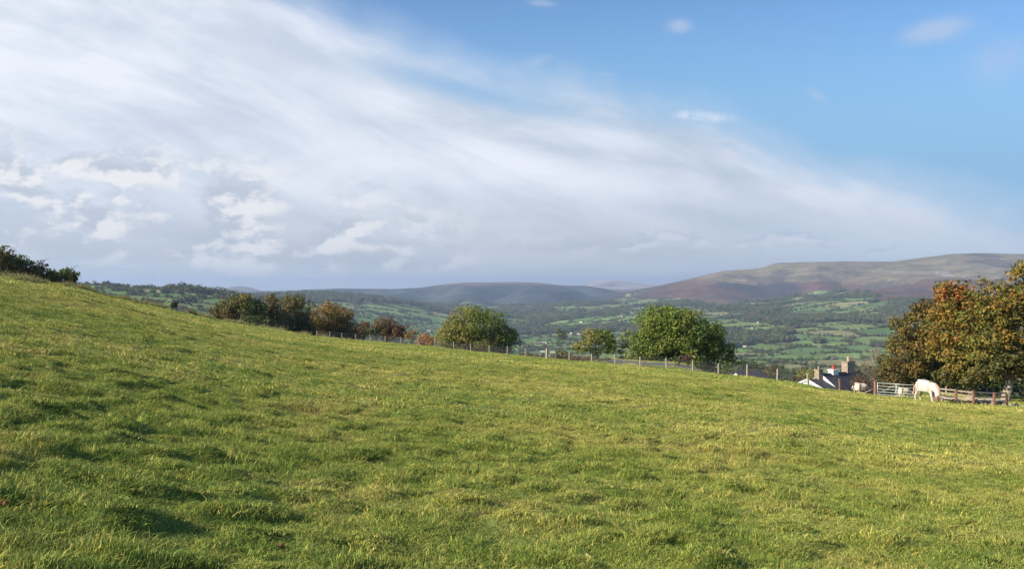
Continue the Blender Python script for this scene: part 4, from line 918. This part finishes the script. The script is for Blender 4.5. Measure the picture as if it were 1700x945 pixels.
def pony(name, label, loc, rz, s, coat, headc, manec, head='graze', cat='pony'):
    root = empty(name, loc, rz); tag(root, label, cat)
    V_ = [(-.05, 0, .98), (-.42, 0, 1.03), (-.62, 0, 1.0), (.32, 0, 1.0), (.55, 0, 1.0)]; r_ = [(.34, .40), (.33, .37), (.25, .30), (.31, .38), (.26, .31)]
    E_ = [(0, 1), (1, 2), (0, 3), (3, 4)]
    if head == 'graze': nk = [((.74, -.04, .80), (.13, .17)), ((.84, -.12, .54), (.10, .13)), ((.89, -.18, .38), (.10, .12)), ((.91, -.24, .22), (.085, .10)), ((.91, -.27, .09), (.06, .07))]
    else: nk = [((.72, 0, 1.17), (.10, .15)), ((.86, 0, 1.32), (.08, .12)), ((.98, 0, 1.33), (.085, .10)), ((1.12, 0, 1.22), (.07, .08)), ((1.24, 0, 1.12), (.055, .055))]
    pr = 4
    for q, rr in nk: V_.append(q); r_.append(rr); E_.append((pr, len(V_) - 1)); pr = len(V_) - 1
    for sy in (-1, 1):
        off = .06 * sy
        ch = [((-.52, .12 * sy, .80), .15), ((-.50 + off, .14 * sy, .62), .10), ((-.66 + off, .14 * sy, .40), .056), ((-.63 + off, .14 * sy, .12), .04), ((-.60 + off, .14 * sy, .02), .052)]; pr = 1
        for q, rr in ch: V_.append(q); r_.append((rr, rr)); E_.append((pr, len(V_) - 1)); pr = len(V_) - 1
        ch = [((.38, .12 * sy, .72), .11), ((.40 - off, .13 * sy, .42), .058), ((.39 - off, .13 * sy, .12), .04), ((.42 - off, .13 * sy, .02), .052)]; pr = 3
        for q, rr in ch: V_.append(q); r_.append((rr, rr)); E_.append((pr, len(V_) - 1)); pr = len(V_) - 1
    hx0 = nk[1][0]
    def cf(c):
        dq = (Vector(c) - Vector(nk[3][0])).length
        if c.z < .05 and abs(c.x) < .9: return (.06, .05, .045)
        if dq < (.34 if head == 'graze' else .26) and c.x > .78: return headc
        return coat
    b = skin('body', V_, E_, r_, m_coat, root, cf); mm_ = simple(name + '_mane', manec, .9, .3, 12)
    tb = MB(); tb.tube([(-.78, 0, 1.05), (-.90, 0, .85), (-.92, 0, .5), (-.88, 0, .28)], [.04, .075, .07, .02], 7); tb.build('tail', mm_, root, True)
    mb = MB(); pth = [(.52, 0, 1.18)] + [(q[0] + .05, q[1] + .02, q[2] + .13) for q, _ in nk[:2]] + [(nk[2][0][0] + .08, nk[2][0][1], nk[2][0][2] + .06)]
    if head == 'graze': pth = [(.62, 0, 1.27), (.88, -.03, 1.0), (1.0, -.12, .66), (1.02, -.18, .5)]
    mb.tube(pth, [.04, .07, .06, .03], 6); mb.build('mane', mm_, root, True)
    pl = Vector(nk[2][0])
    for sy in (-1, 1):
        e0 = Vector((pl.x + (-.02 if head == 'graze' else -.05), pl.y + .06 * sy, pl.z + .08)); MB().tube([tuple(e0), tuple(e0 + Vector((.03, .02 * sy, .08))), tuple(e0 + Vector((.04, .03 * sy, .15)))], [.028, .034, .006], 6).build('ear', mm_ if coat[0] < .3 else m_white, root, True)
        mu = Vector(nk[3][0]); MB().raw(*rock((mu.x - .02 if head == 'graze' else mu.x - .03, mu.y + .075 * sy, mu.z + .08 if head == 'graze' else mu.z + .06), (.018, .012, .018), 5)).build('eye', m_glass, root)
    root.scale = (s, s, s); return root
pony('grazing_pony', 'white pony grazing in front of the metal gate and rails', at(1538, 63.6), R(-64), 1.17, (.58, .53, .47), (.20, .12, .09), (.42, .30, .22), 'graze')
pony('dark_donkey', 'dark brown donkey with pale muzzle standing behind the fence under the great tree', at(1136, 91), R(-12), .92, (.045, .026, .018), (.34, .27, .20), (.03, .02, .015), 'up', 'donkey')
pony('dark_pony', 'dark brown pony seen end on at the brow between low bushes', at(290, 102.5), R(84), .82, (.045, .028, .02), (.06, .04, .03), (.02, .015, .012), 'up')
def sheep(label, loc, rz, s, graze=True):
    root = empty('sheep', loc, rz); tag(root, label, 'sheep', 'cream sheep by the gate')
    V_ = [(0, 0, .50), (-.30, 0, .50), (.28, 0, .50), (.42, 0, .52)]; r_ = [(.25, .24), (.22, .22), (.22, .22), (.12, .13)]; E_ = [(0, 1), (0, 2), (2, 3)]
    nk = [((.56, 0, .36), .075), ((.64, 0, .22), .07), ((.70, 0, .10), .045)] if graze else [((.56, 0, .62), .08), ((.66, 0, .68), .075), ((.78, 0, .62), .045)]
    pr = 3
    for q, rr in nk: V_.append(q); r_.append((rr, rr)); E_.append((pr, len(V_) - 1)); pr = len(V_) - 1
    for sy in (-1, 1):
        for x_, par in ((-.30, 1), (.26, 2)):
            pr = par
            for q, rr in (((x_, .11 * sy, .30), .07), ((x_ - (.03 if x_ < 0 else 0), .11 * sy, .16), .035), ((x_, .11 * sy, .01), .032)):
                V_.append(q); r_.append((rr, rr)); E_.append((pr, len(V_) - 1)); pr = len(V_) - 1
    b = skin('body', V_, E_, r_, m_coat, root, lambda c: (.56, .42, .32) if (c.x > .52 or c.z < .2) else (.66, .54, .42))
    for v in b.data.vertices:
        if v.co.z > .3 and v.co.x < .45: v.co += v.normal * (.02 * math.sin(v.co.x * 40) * math.sin(v.co.y * 37) + .02 * math.sin(v.co.z * 43))
    MB().tube([(-.50, 0, .56), (-.56, 0, .42), (-.55, 0, .3)], [.04, .045, .02], 6).build('tail', m_wool, root, True)
    for sy in (-1, 1):
        q = Vector(nk[1][0]); MB().tube([(q.x - .04, .05 * sy, q.z + .06), (q.x - .03, .15 * sy, q.z + .05)], [.025, .008], 5).build('ear', m_wool, root, True)
    root.scale = (s, s, s); return root
m_wool = simple('wool', (.62, .50, .38), .95, .2, 10)
sheep('larger cream sheep grazing on the brow left of the red gate post', at(1428, 72.0, .02), R(12), 1.30)
sheep('smaller cream sheep seen between the bars of the metal gate', at(1499, 71.8, .0), R(4), 1.12)

# ------------------------------------------------------------------ fallen leaves and a bent stalk in the foreground
for i, (a, b, lb) in enumerate(((6, 843, 'red dead leaf in the grass at the left edge of the photo'), (467, 915, 'orange dead leaf in the grass near the bottom left'), (975, 927, 'pale brown curled leaf in the grass at the bottom centre'))):
    D = 4.0
    for _ in range(60):
        zz = float(zt(np.array([(a - 850) / F * D]), np.array([D]))[0]); yy = 480 - zz / D * F
        D *= 1 + (yy - b) / 900 * .6
    x_ = (a - 850) / F * D; bm = bmesh.new(); ring = []
    for k_ in range(11):
        th = 2 * math.pi * k_ / 11; rr = .024 * (1 + .35 * math.cos(5 * th)); ring.append(bm.verts.new((rr * math.cos(th) * 1.2, rr * math.sin(th), .012 * math.cos(2 * th))))
    c_ = bm.verts.new((0, 0, .0))
    for k_ in range(11): bm.faces.new((c_, ring[k_], ring[(k_ + 1) % 11]))
    me = bpy.data.meshes.new('fallen_leaf'); bm.to_mesh(me); bm.free(); o = link('fallen_leaf', me, m_deadleaf if i < 2 else m_straw)
    o.location = (x_, D, float(zt(np.array([x_]), np.array([D]))[0]) + .035); o.rotation_euler = (.5 + .2 * i, -.2, i * 1.3); tag(o, lb, 'leaf')
print('done building')
